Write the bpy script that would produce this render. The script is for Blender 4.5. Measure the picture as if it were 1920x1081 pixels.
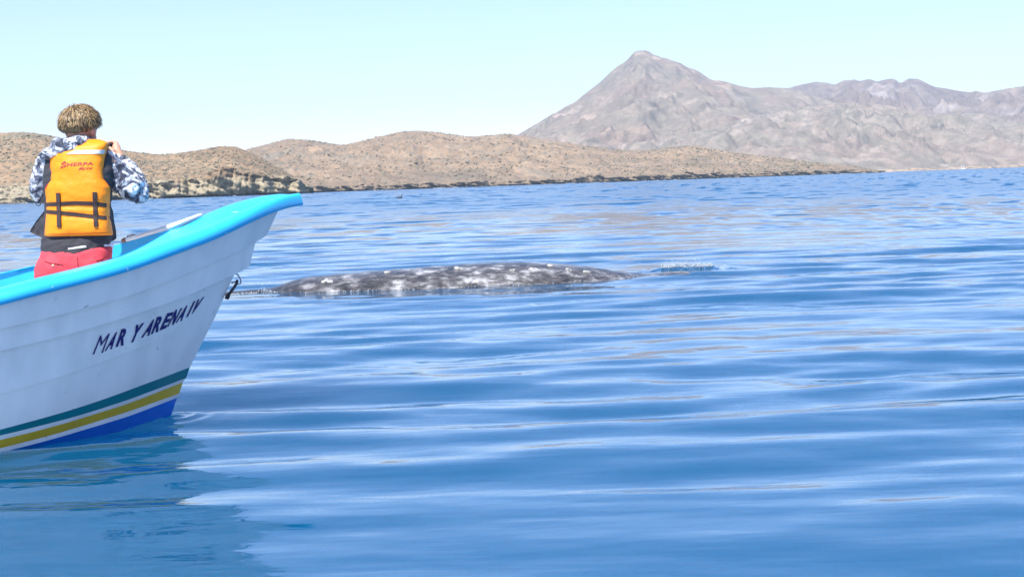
import bpy, bmesh, math, random
import numpy as np
from mathutils import Vector, Matrix
from mathutils.bvhtree import BVHTree

R = math.radians
scene = bpy.context.scene
for o in list(bpy.data.objects):
    bpy.data.objects.remove(o)

# ------------------------------------------------------------------ camera
PX_W, PX_H, FPX, EYE = 1920.0, 1081.0, 2600.0, 1.15
ROLL, PITCH = math.atan(0.034), math.atan(196.0 / FPX)
fwd = np.array([0, math.cos(PITCH), -math.sin(PITCH)])
up0 = np.array([0, math.sin(PITCH), math.cos(PITCH)])
rt0 = np.array([1.0, 0, 0])
rt = math.cos(ROLL) * rt0 - math.sin(ROLL) * up0
up = math.sin(ROLL) * rt0 + math.cos(ROLL) * up0
EYEP = np.array([0, 0, EYE])
cam_d = bpy.data.cameras.new('camera')
cam = bpy.data.objects.new('camera', cam_d)
scene.collection.objects.link(cam)
m = Matrix.Identity(4)
for i in range(3):
    m[i][0] = rt[i]; m[i][1] = up[i]; m[i][2] = -fwd[i]; m[i][3] = EYEP[i]
cam.matrix_world = m
cam_d.sensor_fit = 'HORIZONTAL'
cam_d.sensor_width = 36.0
cam_d.lens = 36.0 * FPX / PX_W
cam_d.clip_start = 0.1
cam_d.clip_end = 30000
scene.camera = cam
scene.render.resolution_x, scene.render.resolution_y = 1024, 576

# ------------------------------------------------------------------ light
SUN_EL, SUN_AZ = R(57), R(201)      # azimuth clockwise from +Y: sun behind the viewer's left shoulder
world = bpy.data.worlds.new('World')
scene.world = world
world.use_nodes = True
wn = world.node_tree
wn.nodes.clear()
wo = wn.nodes.new('ShaderNodeOutputWorld')
bg = wn.nodes.new('ShaderNodeBackground')
sky = wn.nodes.new('ShaderNodeTexSky')
sky.sky_type = 'NISHITA'
sky.sun_disc = False
sky.sun_elevation = SUN_EL
sky.sun_rotation = SUN_AZ
sky.altitude = 0
sky.air_density = 1.0
sky.dust_density = 0.0
sky.ozone_density = 4.0
bg.inputs['Strength'].default_value = 0.105
tint = wn.nodes.new('ShaderNodeVectorMath'); tint.operation = 'MULTIPLY'; tint.inputs[1].default_value = (.99, .925, 1.05)
wn.links.new(sky.outputs[0], tint.inputs[0])
wn.links.new(tint.outputs[0], bg.inputs['Color'])
wn.links.new(bg.outputs[0], wo.inputs['Surface'])
sun_d = bpy.data.lights.new('sun', 'SUN')
sun_d.energy = 4.4
sun_d.angle = R(0.55)
sun_d.color = (1.0, 0.965, 0.91)
sun = bpy.data.objects.new('sun', sun_d)
scene.collection.objects.link(sun)
SUN_DIR = Vector((math.sin(SUN_AZ) * math.cos(SUN_EL), math.cos(SUN_AZ) * math.cos(SUN_EL), math.sin(SUN_EL)))
sun.rotation_euler = (-SUN_DIR).to_track_quat('-Z', 'Y').to_euler()
sun.location = (0, 0, 40)
vs = scene.view_settings
vs.view_transform = 'Standard'
vs.look = 'None'
vs.exposure = 1.1
vs.gamma = 1.0
vs.use_curve_mapping = False
scene.cycles.max_bounces = 8
scene.cycles.volume_bounces = 0
scene.cycles.use_denoising = True

# ------------------------------------------------------------------ helpers
def ray(x, y):
    return fwd * FPX + rt * (x - PX_W / 2) - up * (y - PX_H / 2)
def at(x, y, Y):                        # photo pixel -> point at depth Y
    d = ray(x, y)
    return EYEP + d * (Y / d[1])
def atz(x, y, z=0.0):                   # photo pixel -> point at height z
    d = ray(x, y)
    return EYEP + d * ((z - EYE) / d[2])
def proj(P):
    v = np.asarray(P, float) - EYEP
    z = v @ fwd
    return PX_W / 2 + FPX * (v @ rt) / z, PX_H / 2 - FPX * (v @ up) / z

def setp(o, label=None, cat=None, group=None, kind=None):
    if label: o['label'] = label
    if cat: o['category'] = cat
    if group: o['group'] = group
    if kind: o['kind'] = kind
    return o
def link(o, parent=None):
    scene.collection.objects.link(o)
    if parent: o.parent = parent
    return o
def empty(name, loc, label, cat, group=None):
    o = bpy.data.objects.new(name, None)
    o.empty_display_size = 0.1
    o.location = loc
    link(o)
    return setp(o, label, cat, group)
def mesh_obj(name, verts, faces, mats, parent=None, smooth=True, fmat=None):
    me = bpy.data.meshes.new(name)
    verts = np.asarray(verts, float)
    if parent is not None:
        verts = verts - np.array(parent_world(parent))
    me.from_pydata(verts.tolist(), [], [list(map(int, f)) for f in faces])
    for mm in (mats if isinstance(mats, (list, tuple)) else [mats]):
        me.materials.append(mm)
    if fmat is not None:
        me.polygons.foreach_set('material_index', np.asarray(fmat, dtype=np.int32))
    if smooth:
        me.polygons.foreach_set('use_smooth', np.ones(len(me.polygons), dtype=bool))
    me.update()
    o = bpy.data.objects.new(name, me)
    return link(o, parent)
def parent_world(p):                    # parents are only ever translated
    v = Vector(p.location)
    while p.parent:
        p = p.parent
        v += Vector(p.location)
    return v
def grid_faces(nu, nv, closed_u=False, closed_v=False):
    f = []
    for i in range(nu - (0 if closed_u else 1)):
        for j in range(nv - (0 if closed_v else 1)):
            a, b = i, (i + 1) % nu
            c, d = j, (j + 1) % nv
            f.append((a * nv + c, b * nv + c, b * nv + d, a * nv + d))
    return f
def big_grid(name, P, mat):             # P: (nu, nv, 3)
    nu, nv = P.shape[:2]
    idx = np.arange(nu * nv, dtype=np.int32).reshape(nu, nv)
    q = np.stack([idx[:-1, :-1], idx[1:, :-1], idx[1:, 1:], idx[:-1, 1:]], -1).reshape(-1, 4)
    me = bpy.data.meshes.new(name)
    me.vertices.add(nu * nv)
    me.vertices.foreach_set('co', P.reshape(-1).astype(np.float32))
    me.loops.add(q.size)
    me.loops.foreach_set('vertex_index', q.reshape(-1))
    me.polygons.add(len(q))
    me.polygons.foreach_set('loop_start', np.arange(0, q.size, 4, dtype=np.int32))
    me.polygons.foreach_set('loop_total', np.full(len(q), 4, dtype=np.int32))
    me.polygons.foreach_set('use_smooth', np.ones(len(q), dtype=bool))
    me.update(calc_edges=True)
    me.validate()
    me.materials.append(mat)
    return link(bpy.data.objects.new(name, me))

# numpy gradient noise
_rng = np.random.RandomState(7)
_perm = np.tile(_rng.permutation(512), 3)
_grad = np.stack([np.cos(np.arange(512) * 2.399), np.sin(np.arange(512) * 2.399)], -1)
def noise2(x, y):
    x = np.asarray(x, float); y = np.asarray(y, float)
    xi = np.floor(x).astype(int); yi = np.floor(y).astype(int)
    xf = x - xi; yf = y - yi
    u = xf ** 3 * (xf * (xf * 6 - 15) + 10); v = yf ** 3 * (yf * (yf * 6 - 15) + 10)
    def g(ix, iy, dx, dy):
        k = _perm[(_perm[ix % 512] + iy) % 512] % 512
        return _grad[k, 0] * dx + _grad[k, 1] * dy
    a = g(xi, yi, xf, yf); b = g(xi + 1, yi, xf - 1, yf)
    c = g(xi, yi + 1, xf, yf - 1); d = g(xi + 1, yi + 1, xf - 1, yf - 1)
    return (a + u * (b - a)) * (1 - v) + (c + u * (d - c)) * v
def fbm(x, y, oct=5, gain=0.5, lac=2.03):
    s = 0; a = 1.0; f = 1.0
    for i in range(oct):
        s = s + a * noise2(x * f + 17.3 * i, y * f - 9.1 * i); a *= gain; f *= lac
    return s
def ridged(x, y, oct=5, gain=0.5, lac=2.05):
    s = 0; a = 1.0; f = 1.0
    for i in range(oct):
        s = s + a * (1 - 2.2 * np.abs(noise2(x * f + 31.7 * i, y * f + 5.3 * i))); a *= gain; f *= lac
    return s
def sstep(a, b, x):
    t = np.clip((np.asarray(x, float) - a) / (b - a), 0, 1)
    return t * t * (3 - 2 * t)

def bvh_of(objs):
    V = []; F = []
    for o in objs:
        w = np.array(parent_world(o.parent)) if o.parent else np.zeros(3)
        w = w + np.array(o.location)
        off = len(V)
        V += [tuple(np.array(v.co[:]) + w) for v in o.data.vertices]
        F += [tuple(i + off for i in p.vertices) for p in o.data.polygons]
    return BVHTree.FromPolygons(V, F)
# materials
def new_mat(name):
    mt = bpy.data.materials.new(name)
    mt.use_nodes = True
    nt = mt.node_tree
    return mt, nt, nt.nodes['Principled BSDF'], nt.nodes.new, nt.links.new
def simple_mat(name, col, rough=0.5, var=0.12, scale=20, bump=0.0, bump_scale=60, spec=0.5, coat=0.0, metal=0.0):
    mt, nt, bs, N, L = new_mat(name)
    bs.inputs['Roughness'].default_value = rough
    bs.inputs['Specular IOR Level'].default_value = spec
    bs.inputs['Coat Weight'].default_value = coat
    bs.inputs['Coat Roughness'].default_value = 0.08
    bs.inputs['Metallic'].default_value = metal
    tc = N('ShaderNodeTexCoord')
    no = N('ShaderNodeTexNoise'); no.inputs['Scale'].default_value = scale; no.inputs['Detail'].default_value = 5
    L(tc.outputs['Object'], no.inputs['Vector'])
    rp = N('ShaderNodeValToRGB')
    c = np.array(col)
    rp.color_ramp.elements[0].position = 0.3; rp.color_ramp.elements[1].position = 0.7
    rp.color_ramp.elements[0].color = (*(c * (1 - var)), 1)
    rp.color_ramp.elements[1].color = (*np.clip(c * (1 + var), 0, 0.95), 1)
    L(no.outputs['Fac'], rp.inputs['Fac'])
    L(rp.outputs['Color'], bs.inputs['Base Color'])
    if bump:
        n2 = N('ShaderNodeTexNoise'); n2.inputs['Scale'].default_value = bump_scale; n2.inputs['Detail'].default_value = 4
        L(tc.outputs['Object'], n2.inputs['Vector'])
        bp = N('ShaderNodeBump'); bp.inputs['Strength'].default_value = bump; bp.inputs['Distance'].default_value = 0.01
        L(n2.outputs['Fac'], bp.inputs['Height']); L(bp.outputs['Normal'], bs.inputs['Normal'])
    return mt

# ------------------------------------------------------------------ sea
def make_water_mat():
    mt, nt, bs, N, L = new_mat('sea_water')
    bs.inputs['Base Color'].default_value = (0.0015, 0.070, 0.158, 1)
    bs.inputs['Roughness'].default_value = 0.03
    bs.inputs['IOR'].default_value = 1.9
    mt.node_tree.nodes['Principled BSDF'].subsurface_method = 'BURLEY'
    bs.inputs['Subsurface Weight'].default_value = 1.0
    bs.inputs['Subsurface Radius'].default_value = (1, 1, 1)
    bs.inputs['Subsurface Scale'].default_value = 8.0
    tc = N('ShaderNodeTexCoord')
    at_ = N('ShaderNodeAttribute'); at_.attribute_name = 'slope'
    last = at_.outputs['Vector']
    rf = N('ShaderNodeSeparateXYZ'); L(at_.outputs['Vector'], rf.inputs[0])
    ro = N('ShaderNodeMath'); ro.operation = 'MULTIPLY_ADD'; L(rf.outputs['Z'], ro.inputs[0]); ro.inputs[1].default_value = .30; ro.inputs[2].default_value = -.27
    L(ro.outputs[0], bs.inputs['Roughness'])
    for sc, rot, amp in (((3.0, 16, 1), 0.05, 0.095), ((1.5, 5.5, 1), -0.06, 0.065), ((6, 45, 1), 0.0, 0.065)):
        mp = N('ShaderNodeMapping'); mp.inputs['Scale'].default_value = sc; mp.inputs['Rotation'].default_value = (0, 0, rot)
        L(tc.outputs['Object'], mp.inputs['Vector'])
        no = N('ShaderNodeTexNoise'); no.inputs['Scale'].default_value = 1.0; no.inputs['Detail'].default_value = 2.0
        no.inputs['Roughness'].default_value = 0.45
        L(mp.outputs[0], no.inputs['Vector'])
        sb = N('ShaderNodeVectorMath'); sb.operation = 'SUBTRACT'; sb.inputs[1].default_value = (0.5, 0.5, 0.5)
        L(no.outputs['Color'], sb.inputs[0])
        ml = N('ShaderNodeVectorMath'); ml.operation = 'MULTIPLY'; ml.inputs[1].default_value = (amp * 0.45, amp, 0)
        L(sb.outputs[0], ml.inputs[0])
        sc_ = N('ShaderNodeVectorMath'); sc_.operation = 'SCALE'; L(ml.outputs[0], sc_.inputs[0]); L(rf.outputs['Z'], sc_.inputs['Scale'])
        ad = N('ShaderNodeVectorMath'); ad.operation = 'ADD'
        L(last, ad.inputs[0]); L(sc_.outputs[0], ad.inputs[1])
        last = ad.outputs[0]
    neg = N('ShaderNodeVectorMath'); neg.operation = 'MULTIPLY_ADD'
    neg.inputs[1].default_value = (-1, -1, 0); neg.inputs[2].default_value = (0, 0, 1)
    L(last, neg.inputs[0])
    nm = N('ShaderNodeVectorMath'); nm.operation = 'NORMALIZE'
    L(neg.outputs[0], nm.inputs[0]); L(nm.outputs[0], bs.inputs['Normal'])
    return mt

W0 = atz(320, 785)                      # where the stem of the boat meets the water
_wr = np.random.RandomState(21)
WAVES = []
for lam, amp, spread in [(7, .006, 10), (4.6, .006, 12), (3.2, .0075, 14), (2.4, .0095, 15), (1.9, .0105, 16), (1.5, .0108, 18),
                         (1.2, .0100, 20), (.95, .0084, 22), (.76, .0066, 24), (.6, .0040, 26), (.46, .0024, 28), (.35, .0014, 30), (.26, .0008, 32)]:
    for k in range(5):
        l2 = lam * _wr.uniform(.85, 1.18)
        th = R(-90 + 5 + _wr.normal(0, spread * .62))
        WAVES.append((2 * math.pi / l2 * math.cos(th), 2 * math.pi / l2 * math.sin(th), amp * _wr.uniform(.5, 1.1) * .47, _wr.uniform(0, 6.28)))
def sea(X, Y, dr):
    Z = np.zeros_like(X); SX = np.zeros_like(X); SY = np.zeros_like(X)
    wx = X + 0.35 * fbm(X / 4.0, Y / 3.0, 2); wy = Y + 0.35 * fbm(X / 4.0 + 40, Y / 3.0, 2)
    mod = np.clip(0.9 + 1.1 * fbm(X / 9.0 + 5, Y / 5.5, 3), 0.35, 1.5)
    for kx, ky, a, ph in WAVES:
        k = math.hypot(kx, ky); lam = 2 * math.pi / k
        p = kx * wx + ky * wy + ph
        g = mod if lam < 3 else 1.0
        fade = np.clip(lam / (2.5 * dr) - 0.6, 0, 1)
        Z += a * g * fade * np.sin(p)
        c = a * g * np.cos(p)
        SX += c * kx; SY += c * ky
    return Z, SX, SY
def extra(X, Y):                        # rings at the stem, the swell pushed up by the whale
    d = np.hypot(X - W0[0] - .03, Y - W0[1])
    Z = 0.006 * np.cos(d * 2 * math.pi / .11) * np.exp(-(d / .16) ** 2)
    hx, hy = atz(1292, 507)[:2]
    Z += 0.055 * np.exp(-((X - hx) / .38) ** 2 - ((Y - hy) / .25) ** 2) * (1 + .8 * fbm(X * 6, Y * 6, 3))
    wx_, wy_ = atz(1150, 521)[:2]
    Z += 0.03 * np.exp(-((X - wx_ - .55) / .5) ** 2 - ((Y - wy_ + .45) / .16) ** 2)
    return Z
def build_sea():
    f1 = FPX * 1024 / PX_W
    drop = np.concatenate([np.geomspace(2600, 470, 14, endpoint=False), np.arange(470, 6, -0.62), np.geomspace(6, .253, 50)])
    rr = f1 * EYE / drop
    fine = np.arange(-27, 27.001, .066)
    az = R(1) * np.concatenate([np.arange(-180, -32, 9.25), [-30, -28.5], fine, [28.5, 30], np.arange(34.25, 180.01, 9.25)[0:], ])
    az[0] = -math.pi; az[-1] = math.pi
    A, RR = np.meshgrid(az, rr, indexing='ij')
    X = RR * np.sin(A); Y = RR * np.cos(A)
    dr = np.maximum(RR ** 2 / (f1 * EYE) * .62, RR * np.where(np.abs(A) > R(28), R(9), R(.066)) * .4)
    Z, SX, SY = sea(X, Y, dr)
    # slick, calmer water close round the whale
    calm = 1 - .65 * np.exp(-(np.maximum(np.abs(X + .9) - 2.2, 0) / .6) ** 2 - (np.maximum(np.abs(Y - 15.9 - .22 * (X + .9)) - .6, 0) / .7) ** 2)
    Z *= calm; SX *= calm; SY *= calm
    ruf = 1 + .65 * sstep(14, 90, RR)          # the breeze ruffles the open bay more than the sheltered near water
    SX *= ruf; SY *= ruf
    e = .004
    E0 = extra(X, Y)
    SX += (extra(X + e, Y) - E0) / e; SY += (extra(X, Y + e) - E0) / e
    Z += E0
    o = big_grid('sea', np.stack([X, Y, Z], -1), make_water_mat())
    at_ = o.data.attributes.new('slope', 'FLOAT_VECTOR', 'POINT')
    at_.data.foreach_set('vector', np.stack([SX, SY, ruf], -1).reshape(-1).astype(np.float32))
    # faces up
    if o.data.polygons[0].normal.z < 0:
        o.data.flip_normals()
    return setp(o, kind='structure')
build_sea()

# ------------------------------------------------------------------ land
def land_mat(name, cols, scrub, scrub_amt, scale, pale=None, rock=None, rock_z=None, wet=(.12, .10, .08)):
    mt, nt, bs, N, L = new_mat(name)
    bs.inputs['Roughness'].default_value = 0.95
    bs.inputs['Specular IOR Level'].default_value = 0.1
    tc = N('ShaderNodeTexCoord')
    def noise(sc, det=6, rough=.6, vec=None):
        n = N('ShaderNodeTexNoise'); n.inputs['Scale'].default_value = sc; n.inputs['Detail'].default_value = det
        n.inputs['Roughness'].default_value = rough
        L(vec or tc.outputs['Object'], n.inputs['Vector'])
        return n.outputs['Fac']
    def ramp(fac, stops):
        r = N('ShaderNodeValToRGB')
        e = r.color_ramp.elements
        while len(e) < len(stops): e.new(0.5)
        for k, (p, c) in enumerate(stops):
            e[k].position = p; e[k].color = (*c, 1) if len(c) == 3 else c
        L(fac, r.inputs['Fac'])
        return r.outputs['Color']
    def mix(fac, a, b):
        x = N('ShaderNodeMix'); x.data_type = 'RGBA'
        L(fac, x.inputs['Factor'])
        for s, v in (('A', a), ('B', b)):
            i = [q for q in x.inputs if q.name == s and q.type == 'RGBA'][0]
            if isinstance(v, tuple): i.default_value = (*v, 1)
            else: L(v, i)
        return [q for q in x.outputs if q.type == 'RGBA'][0]
    n = len(cols)
    col = ramp(noise(scale, 7, .62), [(0.32 + .36 * k / (n - 1), c) for k, c in enumerate(cols)])
    if pale:
        col = mix(ramp(noise(scale * 1.7, 8, .7), [(.54, (0, 0, 0)), (.66, (.8, .8, .8))]), col, pale)
    mott = ramp(noise(scale * 6, 8, .72), [(.34, (.72, .72, .72)), (.66, (1.25, 1.24, 1.22))])
    mm = N('ShaderNodeMix'); mm.data_type = 'RGBA'; mm.blend_type = 'MULTIPLY'; mm.inputs['Factor'].default_value = 1.0
    L(col, mm.inputs[6]); L(mott, mm.inputs[7]); col = mm.outputs[2]
    # speckle of low desert scrub and stones
    vor = N('ShaderNodeTexVoronoi'); vor.inputs['Scale'].default_value = scrub_amt[0]
    L(tc.outputs['Object'], vor.inputs['Vector'])
    col = mix(ramp(noise(scrub_amt[0] * .7, 4, .7), [(.50, (0, 0, 0)), (.60, (scrub_amt[1],) * 3)]), col, scrub)
    if rock:
        sep = N('ShaderNodeSeparateXYZ'); L(tc.outputs['Object'], sep.inputs[0])
        nz = N('ShaderNodeMath'); nz.operation = 'MULTIPLY_ADD'
        L(noise(.12, 5), nz.inputs[0]); nz.inputs[1].default_value = -rock_z * 1.3; L(sep.outputs['Z'], nz.inputs[2])
        mr = N('ShaderNodeMapRange'); mr.inputs['From Min'].default_value = rock_z * .30; mr.inputs['From Max'].default_value = rock_z * .05
        L(nz.outputs[0], mr.inputs['Value'])
        rcol = ramp(noise(.5, 8, .7), [(.3, rock[0]), (.52, rock[1]), (.7, rock[2])])
        col = mix(mr.outputs[0], col, rcol)
        mr2 = N('ShaderNodeMapRange'); mr2.inputs['From Min'].default_value = .9; mr2.inputs['From Max'].default_value = .4
        L(sep.outputs['Z'], mr2.inputs['Value'])
        col = mix(mr2.outputs[0], col, wet)      # wet, weed-stained rock at the tide line
    L(col, bs.inputs['Base Color'])
    return mt

def profile(pts, Yr):
    P = np.array([at(x, y, Yr) for x, y in pts])
    return P[:, 0] / Yr, P[:, 2]
def land_sheet(name, pts, Yr, shore, cliff, mat, du, n_up, rough, gully, seed, back=0.5, pw=0.8, nx_scale=60., beach=0.0, crest=0.0):
    """pts: ridge line; shore: [(px, distance)], cliff: [(px, height)] -> a relief sheet from sea bed to behind the ridge"""
    az_r, z_r = profile(pts, Yr)
    lo, hi = az_r.min(), az_r.max()
    az = np.arange(lo, hi, du / Yr)
    def pa(px): return at(px, 377 - .034 * px, 1000.0)[0] / 1000.0
    sx = np.array([pa(p) for p, _ in shore]); sv = np.array([v for _, v in shore], float)
    cx_ = np.array([pa(p) for p, _ in cliff]); cv = np.array([v for _, v in cliff], float)
    ys = np.interp(az, sx, sv); hc = np.interp(az, cx_, cv); zr = np.interp(az, az_r, z_r)
    ks = max(1, int(6 / du)); ker = np.ones(2 * ks + 1) / (2 * ks + 1)
    zr = np.convolve(np.pad(zr, ks, mode='edge'), ker, mode='valid')
    Xs = az * ys
    hc = hc * np.where(hc > 1.5, np.clip(.95 + .9 * fbm(Xs / 23 + seed, Xs * 0 + 2, 4), .45, 1.5), 1.0)
    ys = ys + rough * 2.2 * fbm(Xs / 38 + seed, Xs * 0 + seed, 4) + rough * .9 * ridged(Xs / 11 + seed, Xs * 0, 3)
    tc = np.linspace(0, 1, 16); tu = np.linspace(0, 1, n_up)[1:]; tb = np.linspace(0, 1, 14)[1:]
    cols = []
    V = np.array([1.0])
    A = az[:, None]
    # cliff rows
    zc = (-1.0 + (hc[:, None] + 1.0) * tc[None] ** .9)
    yc = ys[:, None] + 0.45 * hc[:, None] * tc[None] ** 1.7 - 1.0
    Xc = A * ys[:, None]
    bump = rough * (0.55 * fbm(Xc / 5.1 + .25 * zc + seed, zc / 2.6 + seed, 6, .62) + .60 * ridged(Xc / 13 + .18 * zc + seed, zc / 9.0, 6, .6) + .5 * fbm(Xc / 31 + seed, zc / 30, 2))
    yc = yc - bump * sstep(0, .25, tc)[None]
    zc = zc + rough * .14 * fbm(A * ys[:, None] / 5, tc[None] * 5 + seed, 3) * tc[None]
    # slope rows
    y1 = yc[:, -1:]; z1 = zc[:, -1:]
    kw = int(45 / du); kern = np.hanning(2 * kw + 3)[1:-1]; kern /= kern.sum()
    y1s = np.convolve(np.pad(y1[:, 0], kw, mode='edge'), kern, mode='valid')[:, None]
    z1s = np.convolve(np.pad(z1[:, 0], kw, mode='edge'), kern, mode='valid')[:, None]
    bl = sstep(0, .07, tu)[None]
    y1 = y1 + (y1s - y1) * bl; z1 = z1 + (z1s - z1) * bl
    zz = np.maximum(zr[:, None], z1 + .6)
    t = tu[None]
    yu = y1 + (Yr - y1) * t
    zb = beach * sstep(0, .12, t)
    zu = z1 + zb + (zz - z1 - zb) * (0.25 * t + 0.75 * t ** (1 / pw) if pw < 1 else t ** pw)
    Xu = A * yu
    env = np.sin(np.pi * np.clip(t, 0, 1)) ** .7
    zu = zu + gully * env * (ridged(Xu / nx_scale + seed + .5 * fbm(yu / nx_scale, Xu / nx_scale + 3, 3), yu / (nx_scale * 1.3) + seed + .6 * fbm(Xu / nx_scale, yu / nx_scale, 2), 5) - .75) * np.clip((zz - z1) / 30, .05, 3)
    zu = zu + gully * .42 * env * fbm(Xu / (nx_scale * .18), yu / (nx_scale * .3) + seed, 6, .6)
    zu = zu + crest * fbm(Xu / (nx_scale * .12), yu / (nx_scale * .4) + seed, 4) * sstep(.75, 1, t)
    # keep the ridge line the highest seen edge
    zu = np.minimum(zu, EYE + (zz + crest - EYE) * yu / Yr * (0.985 + .015 * t) + .3)
    yb = Yr + (Yr - ys[:, None]) * back * tb[None]
    zbk = zu[:, -1:] * (1 - tb[None] ** 1.4) - 3 * tb[None]
    Yv = np.concatenate([yc, yu, yb], 1); Zv = np.concatenate([zc, zu, zbk], 1)
    Xv = A * np.concatenate([np.repeat(ys[:, None], 16, 1), yu, yb], 1)
    Xv[:, :16] += bump * .35
    # sheet ends run down under the sea
    o = big_grid(name, np.stack([Xv, Yv, Zv], -1), mat)
    nz = np.zeros(len(o.data.polygons) * 3, dtype=np.float32)
    o.data.polygons.foreach_get('normal', nz)
    if nz[2::3].mean() < 0:
        o.data.flip_normals()
    setp(o, kind='structure')
    return np.stack([Xv, Yv, Zv], -1)

BROWN = [(.155, .115, .075), (.235, .162, .10), (.285, .20, .125), (.205, .175, .125)]
m_near = land_mat('scrub_hill_earth', BROWN, (.115, .11, .082), (.55, .75), .018, rock=[(.14, .12, .085), (.29, .245, .165), (.40, .34, .23)], rock_z=9.0)
m_coast = land_mat('coast_hill_earth', [(.175, .137, .102), (.23, .168, .115), (.28, .20, .132), (.21, .182, .142)], (.16, .15, .125), (.33, .7), .010,
                   rock=[(.10, .085, .068), (.20, .155, .11), (.38, .275, .165)], rock_z=6.0)
m_peak = land_mat('mountain_rock', [(.165, .13, .10), (.235, .18, .138), (.195, .168, .13), (.29, .23, .175)], (.17, .135, .11), (.06, .45), .0042, pale=(.40, .31, .25))
m_foot = land_mat('foothill_rock', [(.19, .155, .125), (.235, .19, .155), (.21, .185, .15), (.28, .23, .185)], (.14, .13, .105), (.09, .6), .006, pale=(.36, .30, .25), rock=[(.30, .20, .12), (.42, .31, .21), (.52, .42, .32)], rock_z=3.2, wet=(.55, .46, .37))
m_far = land_mat('far_range_rock', [(.175, .13, .10), (.205, .155, .12), (.245, .19, .145)], (.12, .10, .095), (.03, .5), .004, pale=(.36, .31, .28))

hillA = land_sheet('headland', [(-520, 300), (-330, 262), (-200, 255), (-80, 262), (0, 249), (50, 247), (100, 255), (160, 267), (230, 282), (300, 290), (345, 286), (400, 276),
            (432, 272), (455, 278), (480, 290), (510, 308), (540, 324), (562, 338), (573, 352), (578, 366), (590, 374)], 690,
           [(-520, 560), (0, 560), (250, 575), (420, 585), (560, 600), (590, 640)],
           [(-520, 2.2), (0, 2.5), (130, 3.2), (230, 6.5), (300, 9.2), (420, 8.6), (530, 9.0), (560, 6.0), (580, .4), (592, -1)],
           m_near, .55, 130, 5.0, 2.6, 3.7, nx_scale=30., crest=.5)
hillB = land_sheet('coastal_hills', [(330, 330), (400, 300), (470, 279), (540, 262), (580, 264), (650, 273), (700, 259), (740, 249), (770, 245), (800, 247), (830, 250), (880, 257),
            (920, 253), (955, 252), (990, 255), (1040, 265), (1100, 274), (1150, 281), (1200, 283), (1260, 277), (1300, 273), (1335, 279), (1400, 290),
            (1470, 298), (1540, 307), (1600, 314), (1640, 322), (1660, 328)], 1250,
           [(330, 760), (560, 760), (700, 800), (1000, 900), (1300, 1010), (1620, 1160), (1660, 1190)],
           [(330, 2), (560, 3.0), (660, 3.6), (800, 3.4), (1000, 3.0), (1150, 4.5), (1300, 4.0), (1500, 3.6), (1600, 2.6), (1640, .3), (1660, -1)],
           m_coast, 1.0, 130, 4.5, 5.5, 11.2, nx_scale=60., beach=3.0, crest=.7)
foot = land_sheet('foothills', [(900, 300), (1050, 284), (1200, 268), (1300, 250), (1380, 228), (1440, 214), (1490, 206), (1540, 199), (1575, 196), (1602, 195), (1640, 197),
            (1665, 199), (1707, 210), (1739, 220), (1793, 215), (1820, 214), (1851, 217), (1891, 230), (1920, 232), (2000, 226), (2150, 240), (2400, 230), (2700, 250)], 2700,
           [(900, 1500), (1500, 1600), (1700, 1700), (1920, 1850), (2700, 2100)],
           [(900, 2.5), (1620, 2.2), (2700, 2.2)], m_foot, 2.6, 170, 1.5, 15., 5.1, nx_scale=190., beach=4, pw=.62, crest=2.0)
peak = land_sheet('mountain', [(820, 330), (900, 290), (950, 267), (985, 247), (1020, 226), (1050, 207), (1080, 190), (1100, 176), (1125, 157), (1150, 133), (1170, 118), (1182, 106),
            (1189, 96), (1200, 94.5), (1212, 95), (1222, 101), (1245, 110), (1270, 118), (1295, 129), (1312, 136), (1328, 148), (1342, 152), (1362, 156), (1383, 163), (1410, 168),
            (1440, 166), (1480, 168), (1520, 180), (1580, 200), (1650, 226), (1720, 255), (1800, 290), (1850, 320)], 3300,
           [(820, 1900), (1300, 2000), (1850, 2300)], [(820, 3), (1850, 3)], m_peak, 3.0, 230, 1.0, 18., 8.4, nx_scale=300., pw=.70, crest=3.0)
far_ = land_sheet('far_range', [(1300, 230), (1400, 190), (1470, 169), (1500, 161), (1530, 155), (1550, 157), (1565, 161), (1585, 151), (1600, 150), (1612, 154), (1630, 150), (1645, 155),
            (1660, 151), (1675, 149), (1690, 158), (1703, 149), (1722, 150), (1740, 159), (1752, 165), (1775, 168), (1800, 173), (1820, 175), (1830, 172), (1845, 176),
            (1870, 171), (1895, 166), (1920, 162), (1990, 150), (2080, 160), (2200, 175), (2400, 160), (2700, 220)], 4400,
           [(1300, 2700), (2700, 2900)], [(1300, 3), (2700, 3)], m_far, 4.0, 150, 1.0, 24., 2.3, nx_scale=300., pw=.8, crest=3.0)

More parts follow.
